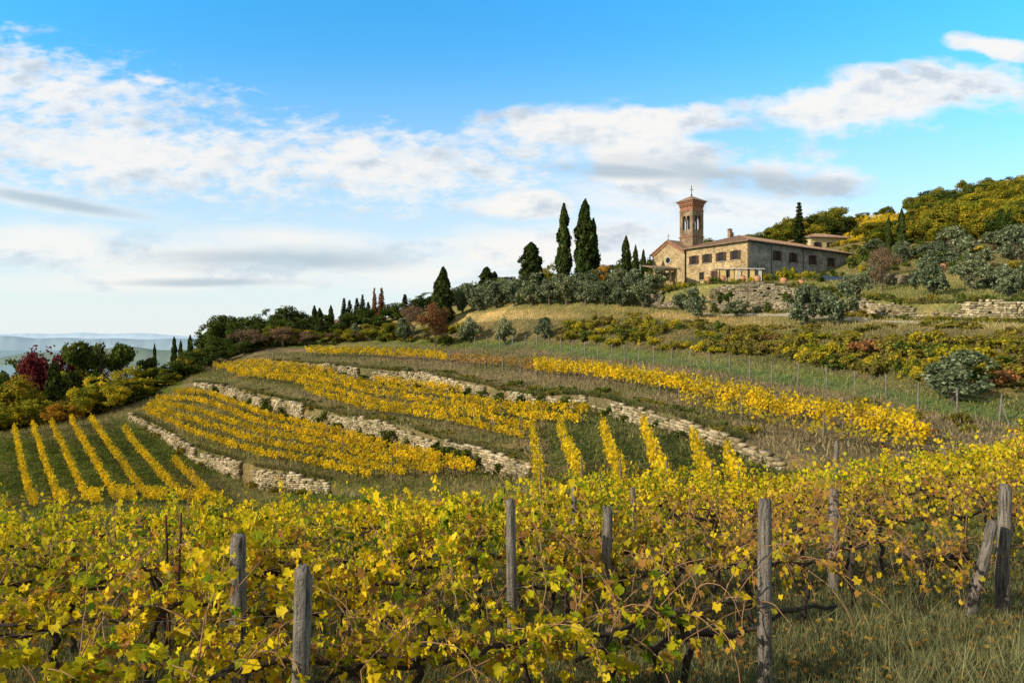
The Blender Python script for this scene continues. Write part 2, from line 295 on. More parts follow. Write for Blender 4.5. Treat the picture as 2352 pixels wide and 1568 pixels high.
def hillrange(d,zb,amp,mat,seed,x0=-1.6,x1=1.6):
    r=np.random.default_rng(seed);n=500;u=np.linspace(x0,x1,n);h=np.zeros(n)
    for f in range(1,40): h+=np.sin(u*f*2.2+r.uniform(0,6.28))*r.uniform(.4,1)/f**1.15
    h=(h-h.min())/(h.max()-h.min());h=zb+amp*h
    V=[];sh=[0,.7,1,.7,0]
    for q in range(5):
        dd=d*(1+.03*(q-2));V.append(np.column_stack([u*dd,np.full(n,dd),-90+(h+90)*sh[q]*(1 if q==2 else r.uniform(.8,1,n)*.9+.1)]))
    V=np.concatenate(V);i=np.arange(4)[:,None]*n;j=np.arange(n-1)[None]
    obj('hill',new_mesh('hill',V,np.stack([i+j,i+j+1,i+n+j+1,i+n+j],-1).reshape(-1,4),mat,True),kind='structure')
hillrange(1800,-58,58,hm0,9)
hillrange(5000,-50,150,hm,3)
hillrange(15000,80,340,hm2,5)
# ------------------------------------------------------------------ stone walls
def stone_wall(lb,b0,b1,label,hmin=0,hfac=1.0,course=.2,extra=.12,mat='stone'):
    lt=LN[LI[lb]+1];u=np.linspace(U(b0),U(b1),500);d,z=lineat(lb,u);_,zt=lineat(lt,u);d=d+.2
    P=np.stack([u*d,d],1);s=np.concatenate([[0],np.cumsum(np.linalg.norm(np.diff(P,axis=0),axis=1))]);T=unit(np.gradient(P,axis=0))
    Vs=[];Lz=s[-1];hh=np.maximum(zt-z,hmin)*hfac+extra;nc=int(hh.max()/course)+3
    bc=np.array([(a,b,c) for c in(-.5,.5) for b in(-.5,.5) for a in(-.5,.5)],float);ph=random.uniform(0,6)
    for c in range(nc):
        q=random.uniform(0,.3)
        while q<Lz:
            w=random.uniform(.16,.5)*(1.3 if course>.25 else 1);m=q+w/2;q+=w
            h=np.interp(m,s,hh)*(1+.12*math.sin(m*.37+ph))+.1*math.sin(m*1.3+ph)+.08*math.sin(m*4.1)
            cc=math.sin(m*.21+ph*2)+.5*math.sin(m*.53+ph)
            if cc>1.05: h*=.45
            zc=(c+.5)*course+.04*math.sin(m*.9)
            if zc>h or m>Lz or random.random()<.03: continue
            x=np.interp(m,s,P[:,0]);y=np.interp(m,s,P[:,1]);tx=np.interp(m,s,T[:,0]);ty=np.interp(m,s,T[:,1]);zb=np.interp(m,s,z)-.15
            if tx<0: tx,ty=-tx,-ty
            nx,ny=ty,-tx
            B=bc*np.array([w*.93,.5,course*random.uniform(.7,1.1)])+rng.normal(0,.025,(8,3))
            off=.12+random.uniform(-.09,.09)
            X=x+B[:,0]*tx+(B[:,1]+off)*nx;Y=y+B[:,0]*ty+(B[:,1]+off)*ny
            Vs.append(np.column_stack([X,Y,zb+zc+B[:,2]]))
    n=len(Vs);V=np.concatenate(Vs)
    f=np.array([(0,1,3,2),(4,6,7,5),(0,4,5,1),(2,3,7,6),(0,2,6,4),(1,5,7,3)])
    Fc=(np.arange(n)*8)[:,None,None]+f[None]
    return obj('stone_wall',new_mesh('stone_wall',V,Fc.reshape(-1,4),M[mat]),label=label,cat='stone wall',group='dry stone terrace walls')
WALLS=[('G',612,1345),('G',1335,1800),('D',450,1222),('B',300,556),('B',585,760),('O',1495,1565),('O',1630,1990),('O',1992,2700),('V',1995,2125),('V',2210,2700)]
stone_wall('G',612,1345,'long dry stone wall with ivy holding up a vineyard terrace',.6)
stone_wall('G',1335,1800,'sunlit pale dry stone wall below a row of vines',.7)
stone_wall('D',450,1222,'long sunlit dry stone terrace wall with ivy patches',.9)
stone_wall('B',300,556,'pale dry stone wall beside the lowest vineyard plot',1.0)
stone_wall('B',585,760,'low pale dry stone wall with collapsed end',.9)
stone_wall('O',1495,1565,'short dry stone wall below olive trees',1.5,1,.28,.1,'stone2')
stone_wall('O',1630,1990,'tall weathered stone retaining wall below the farmhouse',1.8,.95,.26,.1,'stone2')
stone_wall('O',1992,2700,'long dry stone wall above the road',1.7,1.0,.25,.1,'stone')
stone_wall('V',1995,2125,'dry stone wall below the upper garden',1.3,1,.25,.1,'stone2')
stone_wall('V',2210,2700,'dry stone wall among olive trees',1.0,1,.25,.1,'stone')
# ------------------------------------------------------------------ vegetation meshes
def lobes_pts(lobes,n,shell=.55):
    lobes=np.array(lobes,float);w=lobes[:,3]*lobes[:,5];w/=w.sum();ix=rng.choice(len(lobes),n,p=w);l=lobes[ix]
    D=unit(rng.normal(size=(n,3)));r=shell+(1-shell)*rng.random(n)**.6;r*=rng.normal(1,.11,n)
    P=l[:,:3]+D*l[:,3:6]*r[:,None];return P,D
def gaps(P,sc,th,seed=0):
    r=np.random.default_rng(seed);v=0
    for q in range(6):
        kx=r.normal(size=3);kx/=np.linalg.norm(kx);v=v+np.sin(P@kx*sc*r.uniform(.7,1.6)+r.uniform(0,6.28))
    return v>th
def trunk_mesh(h,r0,limbs,name,mat,lean=0,kk=7,limblen=None,zs=.45):
    n=7;z=np.linspace(0,h,n);p=np.column_stack([lean*z+np.cumsum(rng.normal(0,.03*h/3,n)),np.cumsum(rng.normal(0,.03*h/3,n)),z]);p[0,:2]=0
    parts=[tube(p,np.linspace(r0,r0*.45,n)*np.array([1.4]+[1]*(n-1)),kk)]
    for q in range(limbs):
        t=random.uniform(zs,1);b=np.array([np.interp(t*h,z,p[:,0]),np.interp(t*h,z,p[:,1]),t*h]);a=random.uniform(0,6.28);L=(limblen or h*.8)*random.uniform(.6,1.1)
        s=np.linspace(0,1,5)[:,None];dirv=np.array([math.cos(a),math.sin(a),random.uniform(.5,1.3)]);dirv/=np.linalg.norm(dirv)
        pp=b+s*L*dirv+rng.normal(0,.05*L,(5,3))*s;parts.append(tube(pp,np.linspace(r0*.4,r0*.08,5),5 if kk%2 else 4))
    V,Fc=join(parts);return new_mesh(name,V,Fc,mat,True)
MESH={}
def reg(kind,w,h,parts): MESH.setdefault(kind,[]).append((w,h,parts))
def crown(lobes,n,size,mat,gsc=2.5,gth=-1.4,outw=.9,asp=1,seed=0,name='crown',shell=.5,up=None):
    P,D=lobes_pts(lobes,n,shell);kp=gaps(P,gsc,gth,seed);P=P[kp];D=D[kp]
    N=D*outw+rng.normal(0,.6,P.shape);N[:,2]+=.25
    V,Fc=cards(P,N,size*rng.uniform(.6,1.4,len(P)),asp=asp,up=None if up is None else np.tile(up,(len(P),1))+rng.normal(0,.4,P.shape));return new_mesh(name,V,Fc,mat)
def bl_lobes(w,h,z0,n,seed,core=.26):
    r=np.random.default_rng(seed);L=[]
    for q in range(n):
        a=r.uniform(0,6.28);t=r.uniform(0,1);zz=z0+(h-z0)*(.15+.7*t);rad=w*.5*math.sin(math.pi*(.22+.62*t))*r.uniform(.2,.88)
        s=w*r.uniform(.09,.21);L.append((rad*math.cos(a),rad*math.sin(a),zz,s,s,s*.8*min(1.3,h/w)))
    L.append((0,0,z0+(h-z0)*.5,w*core,w*core,(h-z0)*.34));return L
for kd,mt in(('oak','oak'),('autumn','autumn'),('yellowtree','yellow'),('orangetree','orange'),('maroontree','maroon')):
    for v in range(3):
        L=bl_lobes(7,8,.8,23,v*7+len(kd));reg(kd,7,8,[('trunk',trunk_mesh(3.4,.22,5,'trunk',M['bark'])),('crown',crown(L,6200,.24,M[mt],1.5,-1.1,seed=v))])
for v in range(4):
    L=bl_lobes(4.4,4.3,.15,30,v+50,.22);reg('olive',4.4,4.3,[('trunk',trunk_mesh(1.5,.2,6,'trunk',M['bark'],random.uniform(-.2,.2),limblen=1.7,zs=.3)),('crown',crown(L,6800,.13,M['olive'],3.0,-.6,.5,1.6,seed=v))])
for v in range(3):
    n=13000;t=rng.random(n)**.9;H=13;R=1.65;a=rng.uniform(0,6.28,n);prof=np.minimum(1,(t*7)**.6)*(1-t**(2.6+v*.6))**.75*(.84+.16*np.sin(t*23+a*2+v))
    r=R*prof*(.66+.34*rng.random(n)**.5)*(1+.16*np.sin(a*3+t*9+v)+.12*np.sin(a*7-t*31)+.08*np.sin(a*13+t*57))*rng.normal(1,.06,n);P=np.column_stack([r*np.cos(a),r*np.sin(a),.5+t*(H-.5)+rng.normal(0,.12,n)])
    kp=gaps(P,2.6,-1.9,v);P=P[kp];a=a[kp];n=len(P)
    N=np.column_stack([np.cos(a),np.sin(a),np.full(n,.35)])+rng.normal(0,.5,(n,3))
    Vv,Ff=cards(P,N,.22*rng.uniform(.6,1.5,n),up=np.tile([0,0,1.],(n,1))+rng.normal(0,.3,(n,3)),asp=2.3)
    reg('cypress',3.4,13.2,[('trunk',trunk_mesh(3,.2,0,'trunk',M['bark'])),('crown',new_mesh('crown',Vv,Ff,M['cyp']))])
def conif(mt,kd,seed):
    H=10;P=[];N=[];r=np.random.default_rng(seed)
    for wv in range(17):
        z=1+wv*.53;R=2.3*(1-z/H)**.85+.12;nb=int(6+R*4)
        for q in range(nb):
            a=r.uniform(0,6.28);n=int(40+60*R);s=r.random(n)**.7*R*r.uniform(.75,1.15)
            P.append(np.column_stack([s*np.cos(a)+r.normal(0,.09,n),s*np.sin(a)+r.normal(0,.09,n),z+.15*s-.12*s*s+r.normal(0,.1,n)]));N.append(np.column_stack([r.normal(0,.4,n),r.normal(0,.4,n),np.ones(n)]))
    P=np.concatenate(P);N=np.concatenate(N);Vv,Ff=cards(P,N,.22*r.uniform(.6,1.4,len(P)));reg(kd,4.6,10.2,[('trunk',trunk_mesh(9.6,.16,0,'trunk',M['bark'])),('crown',new_mesh('crown',Vv,Ff,M[mt]))])
conif('cyp','spruce',1);conif('rustleaf','rustconifer',2)
L=[(rng.uniform(-3.6,3.6),rng.uniform(-3.6,3.6),5.2+rng.uniform(-.7,.8),1.5,1.5,.8) for q in range(15)]
reg('umbrella',10,6.5,[('trunk',trunk_mesh(4.8,.25,8,'trunk',M['bark'],limblen=3.2,zs=.7)),('crown',crown(L,9000,.26,M['oak'],1.4,-2))])
def bare(kd,mt,nl,tw,seed):
    tr=trunk_mesh(2.2,.17,8,'trunk',M['bark'],limblen=2.6,zs=.4)
    L=bl_lobes(6.5,6.5,1.2,14,seed);P,D=lobes_pts(L,tw,.1);up=D+np.array([0,0,.6])+rng.normal(0,.3,P.shape)
    V1,F1=cards(P,rng.normal(size=P.shape),.035,up=up,asp=22);P2,D2=lobes_pts(L,nl,.2);V2,F2=cards(P2,rng.normal(size=P2.shape),.17*rng.uniform(.5,1.4,nl))
    Vv,Ff=join([(V1,F1),(V2,F2)]);reg(kd,6.5,6.5,[('trunk',tr),('crown',new_mesh('crown',Vv,Ff,M[mt]))])
for s in(1,2): bare('baretree','pink',1500,1900,s)
bare('rusttree','rustleaf',3400,1500,4)
for kd,mt in(('bramble','bramble'),('ivybush','ivy'),('yellowshrub','yellow'),('rustshrub','rustleaf')):
    for v in range(3):
        L=[(rng.uniform(-1,1),rng.uniform(-1,1),rng.uniform(.2,.9),rng.uniform(.22,.5),rng.uniform(.22,.5),rng.uniform(.2,.42)) for q in range(15)]
        reg(kd,2.8,1.4,[('stem',trunk_mesh(.8,.03,7,'stem',M['bark'],limblen=.7,zs=.1)),('foliage',crown(L,2400,.12,M[mt],4,-.6,seed=v,name='foliage',shell=.3))])
NM={'oak':('oak_tree','oak tree'),'autumn':('autumn_tree','tree'),'yellowtree':('yellow_tree','tree'),'orangetree':('orange_tree','tree'),'maroontree':('plum_tree','tree'),'olive':('olive_tree','olive tree'),'cypress':('cypress_tree','cypress tree'),'spruce':('spruce_tree','conifer'),'rustconifer':('larch_tree','conifer'),'umbrella':('pine_tree','pine tree'),'baretree':('bare_tree','tree'),'rusttree':('cherry_tree','tree'),'bramble':('bramble_bush','bush'),'ivybush':('ivy','ivy'),'yellowshrub':('yellow_shrub','bush'),'rustshrub':('rust_shrub','bush')}
LB={'oak':'dark green rounded oak tree on the hillside','autumn':'olive and ochre autumn oak on the hillside','yellowtree':'bushy tree with yellow autumn leaves','orangetree':'small tree with orange autumn leaves','maroontree':'dark maroon leafed plum tree among green trees','olive':'grey green olive tree with short twisted trunk','cypress':'tall dark green columnar cypress','spruce':'dark green pointed conifer','rustconifer':'rusty brown pointed larch in autumn','umbrella':'broad green umbrella pine with flat crown','baretree':'nearly bare tree with pinkish brown twigs','rusttree':'small tree with sparse rust red leaves','bramble':'low brown and yellow bramble bush on the slope','ivybush':'dark green ivy growing over a stone wall','yellowshrub':'low shrub with yellow leaves','rustshrub':'low shrub with rust red leaves'}
GRP={'oak':'oaks on the ridge','autumn':'autumn oaks on the hill','olive':'olive trees on the terraces','cypress':'cypress trees around the farmhouse','bramble':'brambles on the slope','ivybush':'ivy on the terrace walls'}
def tree(kind,b,d,top=None,w=None,hm=None,wm=None,sink=.1,label=None):
    u=U(b);x=u*d;z=G(x,d);H=hm if hm else max(1.2,(784-top)/F*d-z);W=wm if wm else w/F*d
    w0,h0,parts=random.choice(MESH[kind]);nm,cat=NM[kind]
    e=obj(nm,None,None,(x,d,z-sink),random.uniform(0,6.28),(W/w0,W/w0,H/h0),label or LB[kind],cat,None,GRP.get(kind));e.empty_display_size=.5
    for pn,me in parts: obj(pn,me,e)
    return e
for b,d,t,w in[(1295,118,466,38),(1344,116,460,54),(1363,117.5,500,28),(1438,116,541,24),(1220,122,556,58),(1018,118,613,46),(1118,135,612,40),(1460,130,562,16),(1478,132,572,14),(1136,137,622,26),(722,128,700,20),(734,126,706,20),(760,135,700,16),(2041,112,498,15),(2071,110,478,22),(125,100,828,44),(400,150,772,14),(415,150,780,12),(437,150,768,14),(462,150,775,12),(355,160,788,12),(655,128,708,16),(1006,130,640,26)]: tree('cypress',b,d,t,w)
for b,d,t,w in[(790,140,680,26),(803,140,685,26),(820,140,680,26),(833,142,672,24),(846,142,690,24),(1835,125,457,44),(930,132,672,34)]: tree('spruce',b,d,t,w)
for b,d,t,w in[(860,138,657,20),(876,138,657,28),(412,150,788,10)]: tree('rustconifer',b,d,t,w)
for b,d,t,w in[(510,132,716,90),(560,130,722,80),(655,140,696,100),(620,140,704,80),(690,142,716,70),(900,132,690,70),(960,132,675,60),(985,134,668,70),(870,128,720,80),(780,126,735,60),(750,128,735,70),(20,112,812,90),(60,118,815,80),(430,108,815,90),(385,106,832,70),(470,112,795,80),(512,114,780,70),(160,104,840,60),(560,118,780,60),(0,104,855,110),(-60,105,850,130),(340,112,815,80),(210,118,785,100),(145,128,792,80),(480,134,738,80),(530,134,716,80),(590,134,720,80),(720,134,724,60),(820,134,706,70),(845,132,700,70),(930,128,692,70),(700,130,732,60),(80,112,845,70),(110,108,870,60),(640,128,716,70),(675,128,724,70),(600,126,738,70),(740,134,716,60),(800,132,716,60),(1015,130,660,60),(500,120,765,70),(540,121,755,70),(580,120,760,60)]: tree('oak',b,d,t,w)
for b,d,t,w in[(545,124,748,60),(585,124,742,70),(628,122,746,70),(665,122,752,70),(710,122,756,60),(765,121,754,60),(805,120,750,60),(850,119,742,60),(890,118,735,60),(500,122,768,60),(455,116,792,60),(925,118,730,50)]: tree(random.choice(['autumn','oak','oak','autumn']),b,d,t,w)
for b in range(1030,1520,27): tree('oak',b+random.uniform(-8,8),random.uniform(126,142),np.interp(b,[1030,1200,1300,1400,1520],[656,634,622,595,588])+random.uniform(-10,10),random.uniform(55,80))
for b,d,t,w in[(570,120,752,100),(650,120,748,90),(700,121,758,70),(270,114,792,90),(760,121,762,60),(820,120,758,60),(950,118,698,70)]: tree('baretree',b,d,t,w)
for b,d,t,w in[(112,106,780,110),(78,106,790,80),(150,108,792,70),(60,108,806,60)]: tree('maroontree',b,d,t,w)
tree('umbrella',235,108,783,150)
for b,d,t,w in[(230,98,852,100),(300,104,832,90),(345,106,838,80),(185,94,880,80),(260,96,878,80),(30,92,912,100),(85,94,908,80),(190,120,775,90),(-20,90,925,120),(330,102,862,70),(390,104,868,60)]: tree('yellowtree',b,d,t,w)
for b,d,t,w in[(125,91,922,60),(40,100,850,90),(1385,112,603,56),(170,92,925,40)]: tree('orangetree',b,d,t,w)
for b,d,t,w in[(20,96,870,110),(-40,95,880,120),(100,98,885,70),(1262,116,604,40),(290,100,870,70),(60,97,865,80)]: tree('autumn',b,d,t,w)
tree('rusttree',1000,106,688,84,label='rust leafed cherry tree at the end of the vineyard')
for kx in range(46):
    b=-100+kx*12+random.uniform(-8,8);tree(random.choice(['oak','oak','yellowtree','autumn','bramble']),b,np.interp(b,[-100,200,460],[90,94,108])+random.uniform(0,8),hm=random.uniform(2.2,4.2),wm=random.uniform(3,5))
for q in range(50):
    b=random.uniform(480,1080);d=float(lineat('J',U(b))[0])+random.uniform(1.5,10);tree(random.choice(['bramble','bramble','yellowshrub','ivybush','ivybush']),b,d,hm=random.uniform(.8,2.0),wm=random.uniform(2.5,4.5))
# right hill wood
for q in range(300):
    b=random.uniform(1765,2560);u=U(b);vd=float(lineat('W',u)[0]);sd=float(lineat('S',u)[0]);d=random.uniform(vd+24,sd+8)
    if 1930<b<2105 and d<sd-1 and d>140: continue
    if b<1985 and d<156: continue
    if b<2130 and d<118: continue
    tree(random.choice(['autumn','autumn','autumn','autumn','oak','yellowtree']),b,d,hm=random.uniform(4.2,7.0)*(.7 if 1930<b<2105 else 1),wm=random.uniform(5,8.5))
for b in range(1640,1960,20): tree('oak' if b%40 else 'autumn',b,random.uniform(156,166),hm=random.uniform(5,7) if b>1760 else random.uniform(3.5,5),wm=7)
# olives
for b in(1062,1100,1140,1182,1222,1262,1302,1345,1388,1430,1478): 
    d=float(lineat('N',U(b))[0]);tree('olive',b,d+1.5,hm=random.uniform(4.2,5),wm=random.uniform(4.4,5.4));
    tree('olive',b+22,d+5.5,hm=random.uniform(3.6,4.6),wm=5)
for b,d,t,w in[(930,114,725,50),(1078,106,722,56),(1160,100,722,48),(1250,98,722,48),(1600,93,652,66),(1690,91,684,56),(1852,79,645,92),(1925,77,640,90),(1965,84,622,80),(2140,80,580,90),(2232,83,585,80),(2322,74,598,90),(2190,48.5,792,170),(2340,100,508,90),(2200,102,512,90),(2300,108,520,90),(2130,104,556,70),(2250,95,545,80),(2400,80,560,110),(820,120,738,40),(1740,92,700,36),(2165,96,560,70),(2010,95,585,50),(2280,84,600,70),(1890,84,660,60),(1560,101,668,40)]: tree('olive',b,d,t,w)
for q in range(6):
    b=random.uniform(1985,2420);w_=float(lineat('W',U(b))[0]);d=w_+random.uniform(8,34);tree('olive',b,d,hm=random.uniform(3,4.4),wm=random.uniform(3.2,5))
for q in range(60):
    b=random.uniform(1930,2420);w_=float(lineat('W',U(b))[0]);d=w_+random.uniform(3,44);tree(random.choice(['bramble','yellowshrub','bramble','ivybush']),b,d,hm=random.uniform(.8,2.2),wm=random.uniform(2,4.5))
tree('baretree',2025,90,560,80);tree('oak',1590,100,hm=3.6,wm=2.6)
for t0,n_ in((.18,56),(.42,56),(.66,44)):
    for q in range(n_):
        b=1290+(2480-1290)*(q+random.random())/n_;u=U(b);d0=float(lineat('K',u)[0]);d1=float(lineat('M',u)[0]);d=d0+(d1-d0)*(t0+random.gauss(0,.05))
        if random.random()<.15: continue
        kd=random.choices(['bramble','yellowshrub','ivybush','rustshrub'],[8,3,2,.4])[0];tree(kd,b,d,hm=random.uniform(.8,2.0),wm=random.uniform(2.4,4.4))
for q in range(30):
    b=random.uniform(1450,2400);d=float(lineat('M',U(b))[0])+random.uniform(-4,1.5);tree('bramble',b,d,hm=random.uniform(.5,1.0),wm=random.uniform(2,4))
for q in range(14): b=random.uniform(1700,2400);tree('rustshrub' if q<3 else 'bramble',b,float(lineat('J',U(b))[0])-random.uniform(1.5,9),hm=random.uniform(.4,.9),wm=random.uniform(1.2,2.2))
for q in range(40): b=random.uniform(1500,2400);tree('bramble' if q%2 else 'ivybush',b,float(lineat('Q',U(b))[0])+random.uniform(.2,1.5),hm=random.uniform(.6,1.3),wm=random.uniform(1.2,2.5))
for q in range(20): b=random.uniform(1640,2380);tree('bramble' if q%3 else 'ivybush',b,float(lineat('O',U(b))[0])-random.uniform(.6,1.8),hm=random.uniform(.5,1.2),wm=random.uniform(1.5,3))
for q in range(46):
    b=random.uniform(640,1780);d=float(lineat('H',U(b))[0])+random.uniform(.1,3.5);tree(random.choice(['bramble','ivybush']),b,d,hm=random.uniform(.3,.8),wm=random.uniform(1.2,2.8))
for q in range(34):
    b=random.uniform(480,1200);d=float(lineat('E',U(b))[0])+random.uniform(.1,2.5);tree(random.choice(['bramble','ivybush']),b,d,hm=random.uniform(.3,.7),wm=random.uniform(1.2,2.6))
def ivy(line,b,wm,h,up=0,kd='ivybush'): 
    d,z=lineat(line,U(b));e=tree(kd,b,float(d)-.35,hm=h,wm=wm);e.location.z=float(z)-.2+up;e.scale.y*=.55;e.rotation_euler.z=.5
for b,w,h in[(1075,3,1.3),(1115,3,1.4),(1155,4,1.5),(1205,4,1.6),(1250,4,1.7),(1295,4,1.6),(1345,3,1.2),(910,2.4,1.2),(840,2.6,1.4),(790,2,1),(700,3,1),(965,2.4,1.1),(1040,2.4,1.2),(1400,2.4,1.2),(1440,1.8,.8),(1505,2,1),(1570,2,1),(1640,1.6,.8),(1700,1.6,.8)]: ivy('G',b,w,h)
for b in(1180,1230,1280,1380): tree('ivybush',b,float(lineat('H',U(b))[0])+random.uniform(.5,3.5),hm=.9,wm=3.2)
for b,w,h in[(500,3,1),(545,2.4,1),(575,3,1.3),(620,4,1.9),(655,3.5,1.7),(700,2,1),(745,3.5,1.8),(785,3,1.7),(830,2,1.3),(860,3.5,1.6),(905,3.8,2.1),(935,3,1.7),(1005,3,2),(1040,3.4,2.2),(1075,3.6,2.2),(1095,3,1.6),(1150,1.6,1)]: ivy('D',b,w,h,random.choice([0,0,.4]))
for b,w,h in[(340,2.4,.9),(370,3,1.2),(425,3,1.5),(470,2,.9),(530,1.8,.8),(590,2.5,1.2),(640,2,.8),(700,2,.8)]: ivy('B',b,w,h,0,random.choice(['ivybush','bramble']))
for q in range(12): b=random.uniform(1640,1990);ivy('O',b,random.uniform(1.5,3),random.uniform(1,2.2),random.choice([0,1.5]))
# ------------------------------------------------------------------ vine rows on terraces
def mkpost(h,r,name,mat,k=8,seed=0):
    rr=np.random.default_rng(seed);z=np.array([-.3,0,h*.3,h*.6,h*.95,h]);p=np.column_stack([np.cumsum(rr.normal(0,r*.15,6)),np.cumsum(rr.normal(0,r*.15,6)),z]);rad=r*np.array([1.05,1,1.03,.95,.93,.7])
    V,Fc=tube(p,rad,k);V+=rr.normal(0,r*.07,V.shape);return new_mesh(name,V,Fc,mat,False)
thin=[mkpost(1.7,.05,'post',M['post'],6,s) for s in range(3)]
def post(x,y,me,label,tilt=0,group='vineyard posts',sc=1,name='wooden_post'):
    o=obj(name,me,None,(x,y,G(x,y)),random.uniform(0,6),(1,1,sc),label,'post',None,group);o.rotation_euler.x=random.gauss(0,.03);o.rotation_euler.y=tilt+random.gauss(0,.03);return o
def vine_row(P,mat,dens,label,size=.14,h0=.55,h1=1.35,width=.13,posts=6.0):
    P=np.asarray(P,float);s=np.concatenate([[0],np.cumsum(np.linalg.norm(np.diff(P,axis=0),axis=1))]);L=s[-1];n=int(L*dens)
    q=rng.uniform(0,L,n);cl=np.sin(q*2.1+rng.uniform(0,6))+.7*np.sin(q*5.3+rng.uniform(0,6))+.6*np.sin(q*.6+rng.uniform(0,6));keep=rng.random(n)<.66+.28*cl;q=q[keep];n=len(q)
    T=unit(np.gradient(P,axis=0));x=np.interp(q,s,P[:,0]);y=np.interp(q,s,P[:,1]);tx=np.interp(q,s,T[:,0]);ty=np.interp(q,s,T[:,1])
    lat=rng.normal(0,width,n);hh=h0+(h1-h0)*rng.beta(2.0,1.6,n)*(1+.18*np.sin(q*3.7)+.14*np.sin(q*8.1));x=x-ty*lat;y=y+tx*lat;z=gz(x,y)[0]+hh
    N=rng.normal(0,1,(n,3));N[:,2]=np.abs(N[:,2])*.5;V,Fc=cards(np.column_stack([x,y,z]),N,size*rng.uniform(.6,1.35,n))
    c=P[len(P)//2];e=obj('vine_row',None,None,(c[0],c[1],G(c[0],c[1])),0,(1,1,1),label,'vine row',None,'vine rows on the terraces')
    V=V-np.array(e.location)[None];obj('foliage',new_mesh('foliage',V,Fc,mat),e)
    st=[]
    for m in np.arange(.4,L,1.15):
        xx=np.interp(m,s,P[:,0]);yy=np.interp(m,s,P[:,1]);zz=G(xx,yy);w=rng.normal(0,.06,(3,2))
        st.append(tube([(xx,yy,zz-.1),(xx+w[0,0],yy+w[0,1],zz+.45),(xx+w[1,0],yy+w[1,1],zz+.95)],[.04,.03,.02],4))
    if st: V,Fc=join(st);obj('stems',new_mesh('stems',V-np.array(e.location)[None],Fc,M['vbark']),e,kind='stuff')
    if posts:
        for m in np.arange(0,L,posts): post(np.interp(m,s,P[:,0]),np.interp(m,s,P[:,1]),random.choice(thin),'thin grey wooden post in a vine row')
def band(la,lb,t,b0,b1,extra=0,n=90):
    u=np.linspace(U(b0),U(b1),n);d0,_=lineat(la,u);d1,_=lineat(lb,u);d=d0+(d1-d0)*t+extra;return np.stack([u*d,d],1)
YL='long row of vines with golden autumn leaves on a terrace'
vine_row(band('I','J',0,1230,2135),M['vrow'],170,YL,.145,h1=1.75,width=.2,posts=4.5)
vine_row(band('I','J',0,1225,2100,2.6),M['vrow'],130,YL,.145,h1=1.65,width=.17,posts=6)
vine_row(band('I','J',0,700,1030,1),M['vrow'],130,YL)
vine_row(band('I','J',0,710,1020,4),M['vrow'],120,YL)
vine_row(band('I','J',0,1035,1225),M['vrust'],55,'row of nearly bare vines with rust coloured leaves',.14,posts=3.5)
vine_row(band('I','J',0,1035,1225,2.5),M['vrust'],55,'row of nearly bare vines with rust coloured leaves',.14,posts=4.5)
vine_row(band('H','I',.6,1560,2120),M['vbrown'],55,'sparse vine row on a dry slope',.14,h1=1.3,posts=7)
vine_row(band('I','J',.42,1700,2140),M['vbrown'],50,'sparse vine row on a dry slope',.14,h1=1.2,posts=6)
for t,a,c in((-.26,700,1200),(.02,545,1225),(.30,520,1345),(.58,498,1350),(.84,490,765),(.84,860,1060)): vine_row(band('E2','G',t,a,c),M['vrow'],125,YL,.135,h0=.6,h1=1.4,width=.11,posts=7)
for t,a,c in((.10,330,850),(.27,340,930),(.44,345,1010),(.61,360,1088),(.78,400,1080)): vine_row(band('C','D',t,a,c),M['vrow'],130,YL,.135,h0=.6,h1=1.35,width=.11,posts=9)
for (nb,nd_),(fb,fd) in[((1242,36),(1222,56)),((1335,33),(1285,53)),((1428,30),(1383,49)),((1530,28),(1478,46)),((1635,27),(1590,41)),((1700,27),(1668,36))]:
    s=np.linspace(0,1,30)[:,None];a=np.array([U(nb)*nd_,nd_]);c=np.array([U(fb)*fd,fd]);vine_row(a+(c-a)*s,M['vrow'],130,'vine row with golden leaves running down a grassy terrace',.125,h0=.4,h1=1.65,width=.11,posts=6)
for nb,fb,fd in[(-85,-60,80),(-12,-13,82),(72,32,84),(138,75,85),(206,118,86),(278,163,87),(352,208,88),(428,285,84),(492,398,73)]:
    s=np.linspace(-.16,1,36)[:,None];a=np.array([U(nb)*59,59]);c=np.array([U(fb)*fd,fd]);vine_row(a+(c-a)*s,M['vrow'],135,'straight vine row with golden leaves on a green plot',.135,h0=.4,h1=1.45,width=.11,posts=0)
for q in range(8):
    d=143+q*5;u=np.linspace(U(1930+q*4),U(2105),30);vine_row(np.stack([u*d,np.full(30,d)],1),M['vrow'],45,'golden vine row on the upper hillside',.26,h0=.2,h1=1.1,width=.3,posts=0)
# ------------------------------------------------------------------ fence
fp=[]
u=np.linspace(U(1090),U(2420),400);d,_=lineat('J',u);P=np.stack([u*d,d],1);s=np.concatenate([[0],np.cumsum(np.linalg.norm(np.diff(P,axis=0),axis=1))])
fpm=[mkpost(1.85,.07,'post',M['post'],6,s_) for s_ in(5,6)]
wires=[]
for m in np.arange(0,s[-1],2.6):
    x=np.interp(m,s,P[:,0]);y=np.interp(m,s,P[:,1]);o=post(x,y,random.choice(fpm),'thin weathered fence post on the grassy bank',0,'fence posts');fp.append((x,y,G(x,y)))
    if int(m/2.6)%6==3:
        V,Fc=tube([(.75,0,-.1),(0,0,1.3)],[.035,.035],6);b=obj('brace',new_mesh('brace',V,Fc,M['post']),o)
for h in(.25,.55,.9,1.25,1.55):
    wires.append(tube([(x,y,z+h) for x,y,z in fp],.006,4))
V,Fc=join(wires);obj('fence_wire',new_mesh('fence_wire',V,Fc,M['wire']),label='thin wire fence strung between weathered posts',cat='fence')
nv=[]
